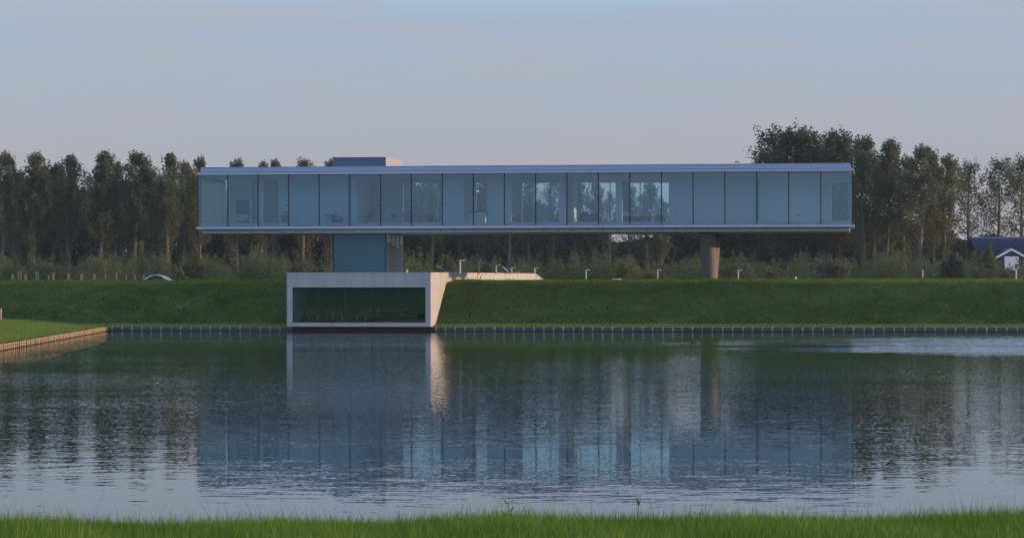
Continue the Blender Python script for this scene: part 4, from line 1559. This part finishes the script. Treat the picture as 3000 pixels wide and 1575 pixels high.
# shrub belt in front of the trees
VL, QL = [], []
off = 0
for i in range(230):
    x = g.uniform(-160, 3160)
    d = g.uniform(228, 256)
    p = at(x, 812, d)
    hgt = g.uniform(.9, 2.1) + (.9 if g.random() < .22 else 0)
    if x < 900:
        hgt += .35
    if x > 2880:
        hgt = min(hgt, 2.0)
    n = int(330 * hgt)
    nspike = g.integers(5, 10)
    c = []
    for k in range(nspike):
        ox, oy = g.normal(0, .55, 2)
        hh_ = hgt * g.uniform(.55, 1.0)
        m_ = n // nspike
        f = g.beta(1.2, 1.4, m_)
        sg = .34 * (1.05 - f) + .05
        c.append(np.stack([ox + g.normal(0, 1, m_) * sg, oy + g.normal(0, 1, m_) * sg, f * hh_], -1))
    P = np.concatenate(c) + np.array([p.x, p.y, Z_TOP - .05])
    V, Q = leafcloud(P, .085, 1000 + i, .5)
    VL.append(V)
    QL.append(Q + off)
    off += len(V)
belt = link('shrub_thicket', npmesh('shrub_thicket', np.concatenate(VL), quads=np.concatenate(QL), mat=M['leaf_shrub']))
tag(belt, 'olive thicket of shrubs and saplings along the meadow', 'shrubs', kind='stuff')


def bush(name, x, ytop, d, width, mat, label, seed, spikes=14, leaf=.08, dens=1.0, tall=False, cat='shrub', group=None):
    g = np.random.default_rng(seed)
    p = at(x, ytop, d)
    gz = float(bank_z(*loc(p.x, p.y)))
    hgt = p.z - gz
    hw_ = width / FPX * d * KD / 2
    o = empty(name, (p.x, p.y, gz))
    tag(o, label, cat, group)
    c = []
    st = MB()
    for k in range(spikes):
        ox = g.uniform(-1, 1) * hw_ * .8
        oy = g.uniform(-1, 1) * hw_ * .6
        hh_ = hgt * (1 - .45 * abs(ox / hw_)) * g.uniform(.75, 1.0) if not tall else hgt * g.uniform(.6, 1.0)
        if k == 0:
            hh_, ox = hgt, ox * .3
        st.tube([(ox * .5, oy * .5, -.05), (ox * .8, oy * .8, hh_ * .5), (ox, oy, hh_ * .96)], [.03, .018, .006], 4)
        m_ = int(dens * 260 * max(hh_, .6))
        f = g.beta(1.3, 1.3, m_)
        sg = (.30 * (1.08 - f) + .04) * (.4 if tall else min(1.0, .5 + hw_ * .35))
        c.append(np.stack([ox * (.5 + .5 * f) + g.normal(0, 1, m_) * sg, oy * (.5 + .5 * f) + g.normal(0, 1, m_) * sg, f * hh_], -1))
    V, Q = leafcloud(np.concatenate(c), leaf, seed, .9 if tall else .3)
    link('foliage', npmesh('foliage', V, quads=Q, mat=M[mat]), o)
    st.build('stem', M['bark'], o)
    return o


bush('round_bush', 2790, 741, 226, 74, 'leaf_dark', 'dark round bush on the crest right of the slim lamp', 1, 20, .08, 1.6)
bush('reed_clump', 2440, 754, 226, 150, 'leaf_pale', 'wide clump of pale grey-green reeds right of the column', 2, 60, .07, .35, True, 'reeds')
bush('young_shrub', 870, 760, 224, 40, 'leaf_shrub', 'yellow-green shrub left of the shaft', 3)
bush('young_shrub', 935, 762, 224, 50, 'leaf_shrub', 'wider olive shrub touching the shaft on its left', 4)
bush('young_shrub', 1308, 744, 232, 40, 'leaf_shrub', 'pointed sapling above the pavilion roof corner', 5, 8)
bush('young_shrub', 1430, 770, 230, 50, 'leaf_shrub', 'low brownish shrub behind the third terrace lamp', 6)
bush('young_shrub', 530, 790, 218, 46, 'leaf_pale', 'greyish shrub just right of the parked car', 7)
bush('young_shrub', 415, 704, 240, 36, 'leaf_pale', 'tall pale sapling above the parked car', 8, 5, .07, .6)
bush('young_shrub', 2893, 712, 240, 66, 'leaf_shrub', 'tall green sapling in front of the navy roof', 10, 12)
bush('young_shrub', 570, 742, 236, 80, 'leaf_shrub', 'broad green shrub below the left end of the glass house', 9)
for i, (x_, y_, w_, lb) in enumerate(((1823, 765, 34, 'sunlit yellow sapling between two meadow lamps'), (1900, 800, 26, 'small orange shrub left of the middle meadow lamp'),
                                      (1936, 792, 30, 'orange shrub just behind the middle meadow lamp'), (2128, 800, 14, 'tiny orange shrub right of the column'),
                                      (2175, 793, 32, 'orange shrub right of the lamp by the column'), (2262, 786, 36, 'orange-brown shrub in front of the dark wood'),
                                      (2905, 808, 22, 'tiny orange shrub right of the dark round bush'), (2945, 788, 24, 'yellowish shrub near the right-edge lamp'))):
    bush('autumn_shrub', x_, y_, 225, w_, 'leaf_orange', lb, 40 + i, 6, .07, .8, False, 'shrub', 'autumn-coloured shrubs')

# ------------------------------------------------------------------ reeds on the near shore
def reed(x, y0, y1, d, leaves_, label):
    b, tp = at(x, y0, d), at(x + 1, y1, d)
    gz = float(near_z(b.x, b.y))
    H = tp.z - gz
    o = empty('reed_stalk', (b.x, b.y, gz - .02))
    tag(o, label, 'reed', 'lone reeds on the near shore')
    MB().tube([(0, 0, 0), (.004, 0, H * .5), (.01, 0, H)], [.005, .004, .0015], 5).build('stalk', M['reed'], o)
    for (f, dx_, dz_, wd) in leaves_:
        m_ = MB()
        p0 = Vector((.004, 0, H * f))
        p1 = p0 + Vector((dx_ * .5, .02, dz_ * .55))
        p2 = p0 + Vector((dx_, .03, dz_))
        nrm_ = Vector((-dz_, 0, dx_)).normalized() * wd
        m_.v = [tuple(p0), tuple(p1 + nrm_), tuple(p2), tuple(p1 - nrm_), tuple(p1 + Vector((0, .006, 0)))]
        m_.f = [(0, 1, 4), (1, 2, 4), (2, 3, 4), (3, 0, 4)]
        m_.build('leaf', M['reed'], o)
    return o


reed(1487, 1515, 1453, 32.6, [(.42, -.085, .11, .008), (.55, .075, .105, .009), (.80, -.06, .085, .007), (.82, .085, .085, .004), (.85, .02, .10, .003)], 'reed with spreading leaves near the middle of the shore')
reed(1868, 1500, 1444, 32.6, [(.72, -.022, .105, .012), (.72, .022, .06, .012), (.74, .035, .10, .004)], 'reed with a narrow upright tuft right of the middle')

# ------------------------------------------------------------------ water birds
def bird(x, y, d, L, label, body, neck_mat, headup, seed, facing=-1):
    p = at(x, y, d / KD)
    o = empty('water_bird', (p.x, d, 0.0), 0)
    tag(o, label, 'bird')
    rr_ = []
    for k in range(9):
        f = k / 8
        r_ = max(.05, math.sin(math.pi * (f * .93 + .04))) ** .7
        xx = (f - .5) * L
        rr_.append([(xx, r_ * L * .22 * math.cos(a), .03 * L + max(-.10, math.sin(a)) * r_ * L * .28 + .08 * L * max(0, f - .7)) for a in np.linspace(0, 2 * math.pi, 14, endpoint=False)])
    MB().rings(rr_).build('body', body, o, True)
    nx, hz_ = -.40 * L, headup
    MB().tube([(-.34 * L, 0, .12 * L), (nx - .05 * L, 0, hz_ * .55), (nx - .06 * L, 0, hz_ * .9)], [.11 * L, .07 * L, .06 * L], 8).build('neck', neck_mat, o, True)
    hr = .085 * L
    hc = nx - .09 * L
    hd_ = MB().rings([[(hc + hr * 1.35 * math.cos(b_), hr * math.sin(b_) * math.cos(a), hz_ + hr * math.sin(b_) * math.sin(a)) for a in np.linspace(0, 2 * math.pi, 10, endpoint=False)] for b_ in np.linspace(.05, math.pi - .05, 7)]).build('head', neck_mat, o, True)
    MB().tube([(hc - hr * 1.1, 0, hz_), (hc - hr * 2.9, 0, hz_ - .01)], [.03 * L, .008 * L], 6).build('bill', neck_mat, hd_)
    MB().prism([(.40 * L, .06 * L), (.60 * L, .16 * L), (.44 * L, .17 * L)], -.05 * L, .05 * L).build('tail', body, o)
    return o


db = EYE * FPX / (1007 - HY)
bird(2034, 1007, db, .36, 'dark-necked brown grebe swimming left of the column reflection', M['brown_feather'], M['black_feather'], .22, 1)
bird(1829, 1004.5, EYE * FPX / (1005 - HY), .24, 'small dark duck swimming left of the grebe', M['brown_feather'], M['black_feather'], .09, 2)

# ------------------------------------------------------------------ air
hb = MB().box(-6000, 6000, -400, 6000, -3, 22).build('haze', None)
m, t, out = newmat('haze_air')
pv = nd(t, 'ShaderNodeVolumePrincipled')
pv.inputs['Color'].default_value = (.80, .88, 1.0, 1)
pv.inputs['Density'].default_value = 0.00017
pv.inputs['Anisotropy'].default_value = 0.2
t.links.new(pv.outputs[0], out.inputs['Volume'])
hb.data.materials.append(m)
tag(hb, 'thin evening haze over the pond and trees', 'haze', kind='stuff')
